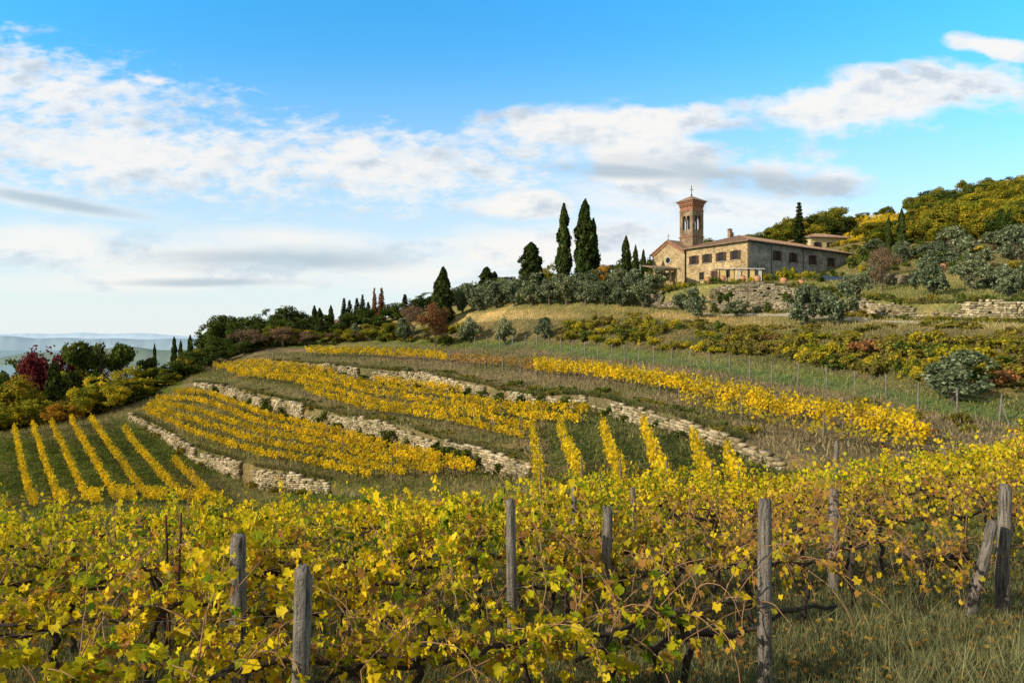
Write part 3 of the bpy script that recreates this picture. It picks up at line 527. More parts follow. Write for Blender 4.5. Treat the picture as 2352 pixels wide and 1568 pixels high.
for (x0,y0,z0),(x1,y1,z1) in zip(fp[:-1],fp[1:]):
    for q in range(14):
        t=q/14;x=x0+(x1-x0)*t;y=y0+(y1-y0)*t;z=z0+(z1-z0)*t;nv.append(tube([(x,y,z),(x,y,z+.9)],.005,4))
    for h in(.1,.3,.5,.7,.9): nv.append(tube([(x0,y0,z0+h),(x1,y1,z1+h)],.005,4))
V,Fc=join(nv);obj('netting',new_mesh('netting',V,Fc,M['netting']),label='green wire netting along the fence',cat='netting')
# ------------------------------------------------------------------ farmhouse
ANG=math.radians(34.9)
def win(parent,x,y,z,w,h,face,shut=True):
    e=obj('window',None,parent,(x,y,z),0 if face=='-y' else -math.pi/2)
    m=MB();m.box(-w/2,w/2,-.012,.02,0,h);obj('pane',m.mesh('pane',M['glass']),e)
    m=MB();t=.07
    m.box(-w/2-t,-w/2,-.06,.02,0,h);m.box(w/2,w/2+t,-.06,.02,0,h);m.box(-w/2-t,w/2+t,-.06,.02,h,h+t);m.box(-.03,.03,-.045,-.013,0,h);m.box(-w/2,-.031,-.04,-.013,h*.55,h*.55+.05);m.box(.031,w/2,-.04,-.013,h*.55,h*.55+.05);obj('frame',m.mesh('frame',M['shutter']),e)
    m=MB();m.box(-w/2-.15,w/2+.15,-.14,.02,-.1,-.003);obj('sill',m.mesh('sill',M['sill']),e)
    if shut:
        for sg in(-1,1):
            m=MB();x0=sg*(w/2+t+.01);x1=sg*(w/2+t+.01+w*.55);a,b=min(x0,x1),max(x0,x1);m.box(a,b,-.1,-.063,0,h)
            for k_ in range(8): m.box(a+.05,b-.05,-.125,-.102,.1+k_*h/8.5,.1+k_*h/8.5+.08)
            obj('shutter',m.mesh('shutter',M['shutter']),e)
    return e
def hiproof(m,x0,x1,y0,y1,z,h,o=.6,th=.16):
    x0-=o;x1+=o;y0-=o;y1+=o;hp=(y1-y0)/2;ym=(y0+y1)/2
    v=[(x0,y0,z),(x1,y0,z),(x1,y1,z),(x0,y1,z),(x0+hp,ym,z+h),(x1-hp,ym,z+h)]
    v+=[(a,b,c+th) for a,b,c in v]
    m.poly(v,[(0,3,4),(1,5,2),(0,4,5,1),(2,5,4,3),(6,10,9),(7,8,11),(6,7,11,10),(8,9,10,11),(0,1,7,6),(1,2,8,7),(2,3,9,8),(3,0,6,9)])
def tilerib(m,x0,x1,y0,y1,z,h,o=.6):
    x0-=o;x1+=o;y0-=o;y1+=o;hp=(y1-y0)/2
    n=int((x1-x0)/.42)
    for i in range(n):
        x=x0+.2+i*.42;t=min(1,(x-x0)/hp,(x1-x)/hp);m.poly([(x-.1,y0-.03,z+.17),(x+.1,y0-.03,z+.17),(x+.1,y0+hp*t,z+.17+h*t),(x-.1,y0+hp*t,z+.17+h*t),(x,y0-.03,z+.27),(x,y0+hp*t,z+.27+h*t)],[(0,1,4),(0,4,5,3),(4,1,2,5)])
    n=int((y1-y0)/.42)
    for i in range(n):
        y=y0+.2+i*.42;t=min(1,(y-y0)/hp,(y1-y)/hp);m.poly([(x0-.03,y-.1,z+.17),(x0-.03,y+.1,z+.17),(x0+hp*t,y+.1,z+.17+h*t),(x0+hp*t,y-.1,z+.17+h*t),(x0-.03,y,z+.27),(x0+hp*t,y,z+.27+h*t)],[(0,4,1),(0,3,5,4),(4,5,2,1)])
H=obj('farmhouse',None,None,(36.2,105,9.2),ANG,label='long stone farmhouse with hipped tile roof and brown shutters',cat='house')
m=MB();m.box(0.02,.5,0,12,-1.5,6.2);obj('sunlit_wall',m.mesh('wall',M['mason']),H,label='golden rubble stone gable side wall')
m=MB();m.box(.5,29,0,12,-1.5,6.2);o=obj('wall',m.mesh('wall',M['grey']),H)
m=MB();m.box(0,.5,-.02,-.003,-1.5,6.2);obj('corner_stones',m.mesh('corner_stones',M['mason']),H)
m=MB();hiproof(m,0,29,0,12,6.2,2.0);tilerib(m,0,29,0,12,6.2,2.0);R=obj('roof',m.mesh('roof',M['tile']),H)
for cx,cy,ch in((4.4,6.6,1.1),(5.2,6.9,.6),(13,7,.2),(23,7,.1)):
    m=MB();w_=.26;m.box(cx-w_,cx+w_,cy-w_,cy+w_,7.0,7.9+ch);m.box(cx-.34,cx+.34,cy-.34,cy+.34,7.903+ch,8.0+ch)
    for a in(-.22,.08): m.box(cx-.22,cx+.22,cy+a,cy+a+.12,8.003+ch,8.2+ch)
    m.poly([(cx-.4,cy-.4,8.21+ch),(cx+.4,cy-.4,8.21+ch),(cx+.4,cy+.4,8.21+ch),(cx-.4,cy+.4,8.21+ch),(cx,cy,8.42+ch)],[(0,1,4),(1,2,4),(2,3,4),(3,0,4),(3,2,1,0)])
    obj('chimney',m.mesh('chimney',M['tower']),R)
for yy in(2.2,4.9,7.7,10.4): win(H,0.02,yy,3.6,.85,1.4,'-x')
for xx in(7.6,12.0,17.6,23.2): win(H,xx,0,3.7,1.0,1.55,'-y')
for yy in(3.5,8.8): win(H,0.02,yy,.9,.8,1.2,'-x',False)
m=MB();m.box(-.02,.0,5.6,6.9,0,2.2);obj('door',m.mesh('door',M['shutter']),H)
m=MB();m.lathe(6.0,-.08,0,[(.05,0),(.05,6.1)],6);m.lathe(14.8,-.08,0,[(.05,0),(.05,6.1)],6);m.box(-.6,29.6,-.76,-.64,6.12,6.24);obj('gutter',m.mesh('gutter',M['iron']),H)
# bell tower
cxw,cyw=4.0,14.3;ca,sa=math.cos(ANG),math.sin(ANG)
tx,ty=36.2+cxw*ca-cyw*sa,105+cxw*sa+cyw*ca
TW=obj('bell_tower',None,None,(tx,ty,9.2),ANG,label='square stone and brick bell tower with paired arches and cross',cat='bell tower')
a=1.42
m=MB();m.box(-a,a,-a,a,-1,8.8);obj('shaft',m.mesh('shaft',M['tower']),TW)
m=MB();m.box(-a-.12,a+.12,-a-.12,a+.12,8.802,9.0)
obj('string_course',m.mesh('string_course',M['brick']),TW)
m=MB();m.box(-a-.06,a+.06,-a-.06,a+.06,13.3,13.5)
m.box(-a-.16,a+.16,-a-.16,a+.16,14.5,14.75);m.box(-a-.3,a+.3,-a-.3,a+.3,14.752,15.0);m.box(-a+.02,a-.02,-a+.02,a-.02,13.502,14.498)
for q in range(9):
    t=-a+.05+q*(2*a-.28)/8
    for f in range(4):
        x0,x1,y0,y1=(t,t+.18,-a-.14,-a-.0) if f==0 else (t,t+.18,a+.0,a+.14) if f==1 else (-a-.14,-a-.0,t,t+.18) if f==2 else (a+.0,a+.14,t,t+.18)
        m.box(x0,x1,y0,y1,14.1,14.498)
obj('cornice',m.mesh('cornice',M['brick']),TW)
m=MB();p=.62;z0,z1=9.002,13.298
for sx in(-1,1):
    for sy in(-1,1): m.box(min(sx*a,sx*(a-p)),max(sx*a,sx*(a-p)),min(sy*a,sy*(a-p)),max(sy*a,sy*(a-p)),z0,z1)
def archpanel(m,x0,x1,yq,zs,zt,th,axis):
    n=8;r=(x1-x0)/2;cx=(x0+x1)/2;pts=[(cx-r*math.cos(math.pi*i/n),zs+r*math.sin(math.pi*i/n)) for i in range(n+1)]
    for i in range(n):
        (xa,za),(xb,zb)=pts[i],pts[i+1];v=[]
        for yy in(yq,yq+th):
            for xx,zz in((xa,za),(xb,zb),(xb,zt),(xa,zt)): v.append((xx,yy,zz) if axis=='x' else (yy,xx,zz))
        m.poly(v,[(0,1,2,3),(7,6,5,4),(0,4,5,1),(3,2,6,7)])
w=a-p
for yq in(-a+.05,a-.45):
    for ax in('x','y'):
        for x0,x1 in((-w,-.1),(.1,w)): archpanel(m,x0,x1,yq,12.2,13.298,.4,ax)
        b_=(-.1,.1,yq,yq+.4,11.9,13.298);m.box(*b_) if ax=='x' else m.box(yq,yq+.4,-.1,.1,11.9,13.298)
        if ax=='x': m.box(-w,w,yq,yq+.4,z0,10.1)
        else: m.box(yq,yq+.4,-w,w,z0,10.1)
obj('belfry',m.mesh('belfry',M['tower']),TW)
m=MB()
for q in((0,-a+.25),(0,a-.25),(-a+.25,0),(a-.25,0)): m.lathe(q[0],q[1],10.1,[(.14,0),(.1,.15),(.1,1.6),(.16,1.8)],8)
obj('colonnettes',m.mesh('colonnettes',M['tower']),TW)
m=MB();m.box(-.75,.75,-.06,.06,9.1,12.9);m.box(-.06,.06,-.75,-.065,9.1,12.9);m.box(-.06,.06,.065,.75,9.1,12.9);obj('belfry_shade_panels',m.mesh('belfry_shade_panels',M['dark']),TW)  # crossed dark partitions added so the arch openings look shaded inside
m=MB();m.lathe(-.45,-.45,10.6,[(.02,1.0),(.14,.95),(.2,.7),(.24,.3),(.34,.03),(.32,0)],14);obj('bell',m.mesh('bell',M['iron']),TW)
m=MB();e=a+.5;m.poly([(-e,-e,15.0),(e,-e,15.0),(e,e,15.0),(-e,e,15.0),(-e,-e,15.12),(e,-e,15.12),(e,e,15.12),(-e,e,15.12),(0,0,16.15)],[(3,2,1,0),(0,1,5,4),(1,2,6,5),(2,3,7,6),(3,0,4,7),(4,5,8),(5,6,8),(6,7,8),(7,4,8)])
obj('roof',m.mesh('roof',M['tile']),TW)
m=MB();m.box(-.04,.04,-.04,.04,16.05,17.9);m.box(-.4,.4,-.035,.035,17.2,17.28);m.lathe(0,0,16.1,[(.0,0),(.14,.06),(.17,.17),(.12,.3),(0,.34)],10);obj('cross',m.mesh('cross',M['iron']),TW)
# church
C0=obj('church',None,None,(36.2,105,9.2),ANG,label='small stone church with brick trimmed gable and round window',cat='church')
x0,x1,y0,y1,ze,zp=.6,15,12.9,20.2,6.3,8.3;ym=(y0+y1)/2
m=MB();m.poly([(x0,y0,-1),(x0,y1,-1),(x0,y1,ze),(x0,ym,zp),(x0,y0,ze),(x1,y0,-1),(x1,y1,-1),(x1,y1,ze),(x1,ym,zp),(x1,y0,ze)],[(0,4,3,2,1),(5,6,7,8,9),(0,5,9,4),(1,2,7,6)])
obj('wall',m.mesh('wall',M['mason']),C0)
m=MB()
for ya,yb in((y0,ym),(y1,ym)):
    s_=-.4 if ya<yb else .4
    v=[(x0-.3,ya+s_,ze-.22),(x1,ya+s_,ze-.22),(x1,yb,zp),(x0-.3,yb,zp)];v+=[(q[0],q[1],q[2]+.2) for q in v];m.poly(v,[(0,1,2,3),(7,6,5,4),(0,4,5,1),(3,2,6,7),(0,3,7,4),(1,5,6,2)])
obj('roof',m.mesh('roof',M['tile']),C0)
m=MB()
for ya,yb in((y0,ym),(y1,ym)):
    v=[(x0-.16,ya,ze-.55),(x0-.16,yb,zp-.45),(x0-.16,yb,zp-.02),(x0-.16,ya,ze-.12)];v+=[(x0-.004,q[1],q[2]) for q in v];m.poly(v,[(0,1,2,3),(7,6,5,4),(0,4,5,1),(3,2,6,7),(0,3,7,4),(1,5,6,2)])
obj('brick_cornice',m.mesh('brick_cornice',M['brick']),C0)
def disc(m,x,cy,cz,r0,r1,th=.05,n=20):
    v=[];f=[]
    for i in range(n):
        a_=6.2832*i/n
        for r in(r0,r1): v+=[(x-th,cy+r*math.cos(a_),cz+r*math.sin(a_)),(x,cy+r*math.cos(a_),cz+r*math.sin(a_))]
    for i in range(n):
        j=(i+1)%n;f+=[(4*i,4*i+2,4*j+2,4*j),(4*i+2,4*i+3,4*j+3,4*j+2),(4*i,4*j,4*j+1,4*i+1)]
    m.poly(v,f)
W=obj('window',None,C0);m=MB();disc(m,x0-.003,ym,4.9,.0,.5,.02);obj('pane',m.mesh('pane',M['glass']),W);m=MB();disc(m,x0-.003,ym,4.9,.5,.72,.1);obj('frame',m.mesh('frame',M['sill']),W)
m=MB();m.box(x0-.08,x0-.003,ym-.8,ym+.8,0,2.6);obj('door',m.mesh('door',M['shutter']),C0)
m=MB();m.box(x0-.05,x0+.05,ym-.05,ym+.05,zp+.1,zp+1.2);m.box(x0-.05,x0+.05,ym-.35,ym+.35,zp+.75,zp+.85);obj('cross',m.mesh('cross',M['sill']),C0)
# loggia
A0=obj('garden_loggia',None,None,(U(1518)*111.5,111.5,9.0),math.radians(20),label='small tiled loggia with stone pillars beside the church',cat='loggia')
m=MB()
for xx in(-2.1,-.7,.7,1.8): m.box(xx,xx+.3,-1.5,-1.2,-1,2.4)
m.box(-2.1,2.1,1.2,1.5,-1,2.4);m.box(1.8,2.1,-1.2,1.2,-1,2.4);m.box(-2.1,2.1,-1.5,-1.2,2.402,2.7);obj('wall',m.mesh('wall',M['mason']),A0)
m=MB();m.poly([(-2.5,-1.9,2.65),(2.5,-1.9,2.65),(2.5,1.8,3.4),(-2.5,1.8,3.4),(-2.5,-1.9,2.8),(2.5,-1.9,2.8),(2.5,1.8,3.55),(-2.5,1.8,3.55)],[(3,2,1,0),(4,5,6,7),(0,1,5,4),(1,2,6,5),(2,3,7,6),(3,0,4,7)]);obj('roof',m.mesh('roof',M['tile']),A0)
# awning
AW=obj('awning',None,None,(33.4,101.2,G(33.4,101.2)-.25),math.radians(4),label='white canvas terrace awning with yellow curtains on poles',cat='awning')
m=MB()
for xx in(-3.2,-1.0,1.2,3.2):
    for yy in(-1.3,1.3): m.box(xx-.05,xx+.05,yy-.05,yy+.05,-.5,2.2)
m.box(-3.3,3.3,-1.36,-1.26,2.2,2.3);m.box(-3.3,3.3,1.26,1.36,2.3,2.4);obj('frame',m.mesh('frame',M['dark']),AW)
m=MB();n=14
for i in range(n):
    xa=-3.5+7*i/n;xb=-3.5+7*(i+1)/n;za=2.32+.06*(i%2);zb=2.32+.06*((i+1)%2)
    m.poly([(xa,-1.6,za-.05),(xb,-1.6,zb-.05),(xb,1.5,zb+.18),(xa,1.5,za+.18),(xa,-1.6,za-.16),(xb,-1.6,zb-.16)],[(0,1,2,3),(4,5,1,0)])
obj('canopy',m.mesh('canopy',M['canvas']),AW)
for xa,xb,mt in((-3.1,-2.3,'ycloth'),(-1.7,-1.1,'ycloth'),(-.6,-.2,'canvas'),(1.3,2.0,'ycloth'),(2.6,3.1,'canvas')):
    m=MB();n=12
    for i in range(n):
        p_=xa+(xb-xa)*i/n;q_=xa+(xb-xa)*(i+1)/n;yy=-1.42+.06*(i%2);y2=-1.42+.06*((i+1)%2);m.poly([(p_,yy,.5),(q_,y2,.5),(q_,y2,2.15),(p_,yy,2.15)],[(0,1,2,3)])
    obj('curtain',m.mesh('curtain',M[mt]),AW)
pot=MB();pot.lathe(0,0,0,[(0,0),(.22,0),(.36,.25),(.42,.55),(.34,.8),(.28,.88),(.36,.95),(.30,.95),(.24,.85),(0,.8)],16);pm=pot.mesh('pot',M['terra'])
for b,d in((1706,99.6),(1740,98.8),(1800,94),(1840,92),(1625,99.5),(1660,99.3),(2165,93),(2155,92.5),(2140,93)): x=U(b)*d;obj('terracotta_pot',pm,None,(x,d,G(x,d)),0,(1.1,1.1,1.1),'large round terracotta pot on the garden terrace','pot',None,'terracotta garden pots')
bl=MB()
for i in range(16): bl.poly([(i*.4,.05*(i%2),0),((i+1)*.4,.05*((i+1)%2),0),((i+1)*.4,.05*((i+1)%2),1.0),(i*.4,.05*(i%2),1.0)],[(0,1,2,3)])
x=U(1885)*104;obj('garden_screen',bl.mesh('garden_screen',M['blue']),None,(x,104,G(x,104)-.1),.5,(1,1,1),'low blue fabric screen along the garden edge','screen')
for b,d,h_,w_ in((1560,103,1.8,2.4),(1620,100,1.5,1.8),(1642,99.6,1.2,1.6),(1680,99.4,1.1,1.6),(1722,100,1.3,1.8),(1770,103,1.8,2.2),(1800,104,2.2,2.4),(1830,104,1.6,2.4),(1860,106,1.7,2.4),(1930,108,1.6,2.5),(1700,100.2,.9,1.2),(1780,100,1.4,2),(1755,101,2.2,1.8),(1815,107,2.4,2.6),(1900,106,2,3),(1960,112,2.4,3),(1880,102,1.6,3),(1985,118,2.6,3.4)): tree('ivybush' if b%3 else 'yellowshrub',b,d,hm=h_,wm=w_,label='green garden shrub beside the farmhouse terrace')
def smallhouse(x,y,z,L,Wd,h,rot,label,mt='cream',wins=4):
    e=obj('country_house',None,None,(x,y,z),rot,label=label,cat='house')
    m=MB();m.box(0,L,0,Wd,-3,h);obj('wall',m.mesh('wall',M[mt]),e)
    m=MB();hiproof(m,0,L,0,Wd,h+.002,1.3,.6);tilerib(m,0,L,0,Wd,h,1.3,.6);obj('roof',m.mesh('roof',M['tile']),e)
    for q in range(wins): win(e,L*(q+.5)/wins,0,h-2.2,.8,1.2,'-y')
smallhouse(U(1862)*146,146,18.6,9.5,7,3.6,math.radians(12),'cream country house with red tile roof behind trees',wins=3)
smallhouse(U(728)*138,138,-.6,5.5,4,3.6,0,'low house with red tile roof among trees','mason',2)
# ------------------------------------------------------------------ grass stuff
def grassmesh(x,d,z,kk,h,wd,name,label,mul,lean=.35,dryf=.3):
    n=len(x);c=zcol(x,d,kk)*mul*rng.uniform(.55,1.5,(n,1));dry=rng.random(n)<dryf;c[dry]=c[dry]*.4+np.array([.42,.33,.14])*.6*rng.uniform(.6,1.2,(dry.sum(),1))
    hh=h*rng.uniform(.4,1.5,n);a=rng.uniform(0,6.28,n);w=wd*rng.uniform(.6,1.3,n);dx=np.cos(a)*w;dy=np.sin(a)*w;lx=rng.normal(0,lean,n)*hh;ly=rng.normal(0,lean,n)*hh
    V=np.stack([np.column_stack([x-dx,d-dy,z-.03]),np.column_stack([x+dx,d+dy,z-.03]),np.column_stack([x+lx,d+ly,z+hh])],1).reshape(-1,3)
    obj(name,new_mesh(name,V,np.arange(3*n).reshape(-1,3),M['grass'],False,np.repeat(c,3,0)),kind='stuff',label=label,cat='grass')
def grass(n,dfun,h,wd,name,label=None,mul=1.2,filt=None,lean=.35,dryf=.3):
    u,d=dfun(n);x=u*d;z,kk=gz(x,d);ok=~np.isin(kk,[6,8,11,18,20])
    if filt is not None: ok&=filt(u,d,kk)
    grassmesh(x[ok],d[ok],z[ok],kk[ok],h,wd,name,label,mul,lean,dryf)
grass(170000,lambda n:(rng.uniform(-.85,.85,n),np.sqrt(rng.uniform(24**2,112**2,n))),.30,.05,'dry_grass','dry and green grass tufts on the terrace slopes',1.15,None,.35,.25)
grass(130000,lambda n:(rng.uniform(-.9,.9,n),4+rng.random(n)**1.3*12),.12,.006,'meadow_grass','short green and dry grass between the vine rows',1.9,None,.4,.15)
grass(6000,lambda n:(rng.uniform(.2,.9,n),4.5+rng.random(n)*6),.30,.004,'tall_dry_grass','tall dry grass stalks at the end of the vine rows',3.0,lambda u,d,kk:(u*d>1.6+.3*np.sin(d*3))&(np.sin(u*d*1.7)+np.sin(d*2.3)>.2),.5)
X=[];Y=[];Z=[];K=[]
for l,b0,b1 in WALLS:
    for off,ln,dn in((-.3,l,12),(.45,LN[LI[l]+1],24)):
        uu_=rng.uniform(U(b0),min(U(b1),.85),int((min(b1,2500)-b0)*dn*.5));dd,zz=lineat(ln,uu_);keep=np.sin(uu_*dd*.7)+np.sin(uu_*dd*.23+1)>-.9;uu_=uu_[keep];dd=dd[keep];dd=dd+off+rng.normal(0,.12,len(uu_));X.append(uu_*dd);Y.append(dd);Z.append(gz(uu_*dd,dd)[0]);K.append(np.full(len(uu_),10))
grassmesh(np.concatenate(X),np.concatenate(Y),np.concatenate(Z),np.concatenate(K),.38,.06,'wall_grass','grass fringe growing along the dry stone walls',1.0,.5,.25)
n=7000;u=rng.uniform(-.85,.85,n);d=4+rng.random(n)*12;x=u*d;P=np.column_stack([x,d,gz(x,d)[0]+.03]);V,Fc=cards(P,np.column_stack([rng.normal(0,.3,n),rng.normal(0,.3,n),np.ones(n)]),rng.uniform(.03,.05,n),LT,LF)
obj('fallen_leaves',new_mesh('fallen_leaves',V,Fc,M['vrust']),kind='stuff',label='fallen brown vine leaves on the soil',cat='leaves')
# ------------------------------------------------------------------ foreground vines
VAR=[]
for v in range(9):
    r=np.random.default_rng(100+v);tp=[];z=np.linspace(0,.74,7);p=np.column_stack([np.cumsum(r.normal(0,.045,7)),np.cumsum(r.normal(0,.03,7)),z]);p[0,:2]=0
    tp.append(tube(p,.030*np.array([1.6,1.15,1,1.15,.9,1.0,.85]),8))
    base=p[-1];cl=[]
    for sg in(1,-1):
        s=np.linspace(0,1,7);L=.62 if sg==1 else .42;c=np.column_stack([base[0]+sg*L*s,base[1]+r.normal(0,.025,7)*s,base[2]+.06*np.sin(s*3+v)+r.normal(0,.015,7)]);c[0]=base;tp.append(tube(c,np.linspace(.024,.013,7),8));cl.append(c)
    V,Fc=join(tp);V=V+r.normal(0,.0035,V.shape);tm=new_mesh('trunk',V,Fc,M['vbark'],True)
    cp=[];LP=[]
    for q in range(19):
        c=cl[q%2] if q%3 else cl[0];s0=c[r.integers(0,7)];n=12;L=r.uniform(.55,1.35);a=r.uniform(0,6.28)
        dirv=np.array([.55*math.cos(a),.6*math.sin(a),1.0 if q<13 else .1]);pts=[s0];dv=dirv/np.linalg.norm(dirv)
        droop=r.uniform(.02,.2)
        for k_ in range(n-1):
            dv=dv+np.array([r.normal(0,.17),r.normal(0,.17),-droop*(1+k_*.12)]);dv/=np.linalg.norm(dv);pts.append(pts[-1]+dv*L/n)
        pts=np.array(pts);pts[:,2]=np.maximum(pts[:,2],.12);cp.append(tube(pts,np.linspace(.0065,.003,n),4))
        dens=r.choice([3,18,36]);nl=int(L*dens)
        tt=r.uniform(.08,1,nl)*(n-1);i0=np.minimum(tt.astype(int),n-2);f=(tt-i0)[:,None];pp=pts[i0]*(1-f)+pts[i0+1]*f
        LP.append(pp+r.normal(0,.042,(nl,3))+np.array([0,0,-.01]))
    LP=np.concatenate(LP);n=len(LP);N=r.normal(0,.85,(n,3));N[:,2]=np.abs(N[:,2])*.6+.2;N[:,1]-=.25;N[:,0]-=.15
    up=np.column_stack([r.normal(0,.6,n),r.normal(0,.5,n),-np.ones(n)]);sz=r.uniform(.026,.070,n);V,Fc=cards(LP,N,sz,LT,LF,up)
    V=V+r.normal(0,.006,V.shape);h_=(n*36//100)
    pr=r.permutation(n)[:h_];Vh,Fh=cards(LP[pr],N[pr],sz[pr]*.9,LT,LF,up[pr])
    Vq,Fq_=cards(LP,N,sz*.95,DT,DF,up)
    V2,F2=join(cp);VAR.append((tm,new_mesh('canes',V2,F2,M['cane']),[new_mesh('leaves',V,Fc,M['vleaf']),new_mesh('leaves',V,Fc,M['vleafg']),new_mesh('leaves',Vh,Fh,M['vleaf']),new_mesh('leaves',Vh,Fh,M['vleafb']),new_mesh('leaves',Vq,Fq_,M['vleaf']),new_mesh('leaves',Vq,Fq_,M['vleafg']),new_mesh('leaves',V,Fc,M['vleafb'])]))
def rowy(c,x): return c+.31*x
rows=[(5.48,-4.2,2.0,.74),(7.5,-6.4,8.6,.78),(9.5,-8.5,11.5,.82),(11.6,-10.5,14,.9),(13.8,-12.5,16,.95),(16,-14.5,18,1.0),(18.4,-16,21,1.1),(21.2,-18,16,1.2),(24,-20,12,1.3)]
for ri,(c,x0,x1,sp) in enumerate(rows):
    x=x0
    while x<x1:
        y=rowy(c,x)+random.gauss(0,.04);u=x/y
        if y>2.5 and abs(u)<.84 and not(ri in(1,2) and x>2.6 and random.random()<.22):
            tm,cm,lm=VAR[random.randrange(9)];s=random.uniform(.92,1.1)
            zsc=random.uniform(.88,1.1) if ri<2 else random.uniform(1.0,1.25)
            e=obj('grapevine',None,None,(x,y,G(x,y)),math.atan(.31)+random.choice([0,math.pi])+random.gauss(0,.1),(s,s,s*zsc),'grapevine with gnarled trunk and yellow autumn leaves','grapevine',None,'grapevines in the near rows');e.empty_display_size=.2
            if (x>2.4 and ri in(1,2,3)) or (ri==0 and x>.9): li=random.choice([2,3,3])
            elif ri<4 and random.random()<.15: li=6
            elif ri<4: li=1 if random.random()<(.2 if ri<2 else .36) else random.choice([0,0,2])
            else: li=5 if random.random()<.4 else 4
            obj('trunk',tm,e);obj('canes',cm,e) if ri<4 else None;obj('leaves',lm[li],e)
        x+=sp*random.uniform(.85,1.15)
# old vine with long dark cordon tied to the end post
ox,oy=1.32,5.95;e=obj('grapevine',None,None,(ox,oy,G(ox,oy)),math.atan(.31),(1,1,1),'old grapevine with long dark twisted cordon arm','grapevine',None,'grapevines in the near rows')
s=np.linspace(0,1,16);V1,F1=tube(np.column_stack([-.08*s,.02*np.sin(s*9),.5*s]),.04*(1-.25*s)*(1+.12*np.sin(s*22)),8)
V2,F2=tube(np.column_stack([-.08+1.95*s,.03*np.sin(s*8),.5+.2*s+.05*np.sin(s*11)+.02*np.sin(s*31)]),.033*(1-.45*s)*(1+.15*np.sin(s*27)),8)
V3,F3=tube(np.column_stack([-.08-.75*s,.03*np.sin(s*6),.5+.1*np.sin(s*3)]),.026*(1-.4*s),8)
V,Fc=join([(V1,F1),(V2,F2),(V3,F3)]);V+=rng.normal(0,.004,V.shape);obj('trunk',new_mesh('trunk',V,Fc,M['vbark'],True),e)
thick=[mkpost(1.62,.062,'post',M['post'],12,s) for s in range(20,24)]
for b,c,tp_,r_ in((700,5.36,1297,1.1),(1762,5.36,1148,1.0),(530,7.3,1228,1.25),(1187,7.3,1140,.9),(1400,7.45,1165,1.0),(1915,9.2,1120,1.25),(2300,7.3,1108,1.35),(1316,13.6,1118,1),(1460,13.6,1118,1),(1915,18.2,1012,1.2)):
    u=U(b);y=c/(1-.31*u);g_=G(u*y,y);top=(784-tp_)/F*y;o=post(u*y,y,random.choice(thick),'weathered grey wooden vineyard post with split grain',0,'weathered posts in the near rows',max(.75,(top-g_)/1.62));o.scale.x=o.scale.y=r_
    if c<6: o.rotation_euler.y*=.3;o.rotation_euler.x*=.3
u=U(2300);y=7.15/(1-.31*u);o=post(u*y-.52,y-.1,thick[1],'leaning grey wooden brace post at a row end',.2,'weathered posts in the near rows',.82);o.rotation_euler=(0,.24,0);o.scale.x=o.scale.y=1.15
irn=mkpost(1.6,.014,'stake',M['rusty'],6,3)
for b,c in((390,9.3),(404,9.4)): u=U(b);y=c/(1-.31*u);post(u*y,y,irn,'thin rusty iron stake among vines',0,'iron stakes',1.05,'iron_stake')
for c,x0,x1,_ in rows[:3]:
    ws=[]
    for h in(.8,1.2):
        xs=np.linspace(x0,x1,30);ys=rowy(c,xs);zs=gz(xs,ys)[0]+h+.02*np.sin(xs*2);ws.append(tube(np.column_stack([xs,ys,zs]),.0012,4))
    V,Fc=join(ws);obj('trellis_wire',new_mesh('trellis_wire',V,Fc,M['wire']),label='thin steel trellis wires along a vine row',cat='wire')
# ------------------------------------------------------------------ world
SEL=math.radians(25);sx,sy=-.88,-.48
az=math.atan2(sx,sy)
w=bpy.data.worlds.new('World');SC.world=w;w.use_nodes=True;nt=w.node_tree;nt.nodes.clear();L=nt.links
def mth(op,a,b=None,c=None,clamp=False):
    n=nd(nt,'ShaderNodeMath',operation=op);n.use_clamp=clamp
    for i_,q in enumerate((a,b,c)):
        if q is None: continue
        if isinstance(q,(int,float)): n.inputs[i_].default_value=q
        else: L.new(q,n.inputs[i_])
    return n.outputs[0]
def sstep(x,a,b):
    n=nd(nt,'ShaderNodeMapRange',interpolation_type='SMOOTHSTEP');L.new(x,n.inputs[0]);n.inputs[1].default_value=a;n.inputs[2].default_value=b;return n.outputs[0]
sky=nd(nt,'ShaderNodeTexSky',sky_type='NISHITA');sky.sun_disc=False;sky.sun_elevation=SEL;sky.sun_rotation=az%(2*math.pi);sky.altitude=300;sky.air_density=1.0;sky.dust_density=.6;sky.ozone_density=2.0
tc=nd(nt,'ShaderNodeTexCoord');sp=nd(nt,'ShaderNodeSeparateXYZ');L.new(tc.outputs['Generated'],sp.inputs[0])
yy=mth('MAXIMUM',sp.outputs[1],.08);uu=mth('DIVIDE',sp.outputs[0],yy);vv=mth('DIVIDE',sp.outputs[2],yy)
def cv(su,sv,ou=0,ov=0,oz=0):
    n=nd(nt,'ShaderNodeCombineXYZ');L.new(mth('MULTIPLY_ADD',uu,su,ou*su),n.inputs[0]);L.new(mth('MULTIPLY_ADD',vv,sv,ov*sv),n.inputs[1]);n.inputs[2].default_value=oz;return n.outputs[0]
def ell(b,py,a,h,tilt):
    u0=U(b);v0=(784-py)/F;du=mth('SUBTRACT',uu,u0);dv=mth('SUBTRACT',vv,mth('MULTIPLY_ADD',du,-tilt,v0))
    p=mth('POWER',mth('ABSOLUTE',mth('DIVIDE',du,a/F)),2.0);q=mth('POWER',mth('ABSOLUTE',mth('DIVIDE',dv,h/F)),2.0);return mth('SUBTRACT',1.0,mth('SQRT',mth('ADD',p,q)))
def mx(l):
    r=l[0]
    for q in l[1:]: r=mth('SMOOTH_MAX',r,q,.15)
    return mth('MAXIMUM',r,-1.2)
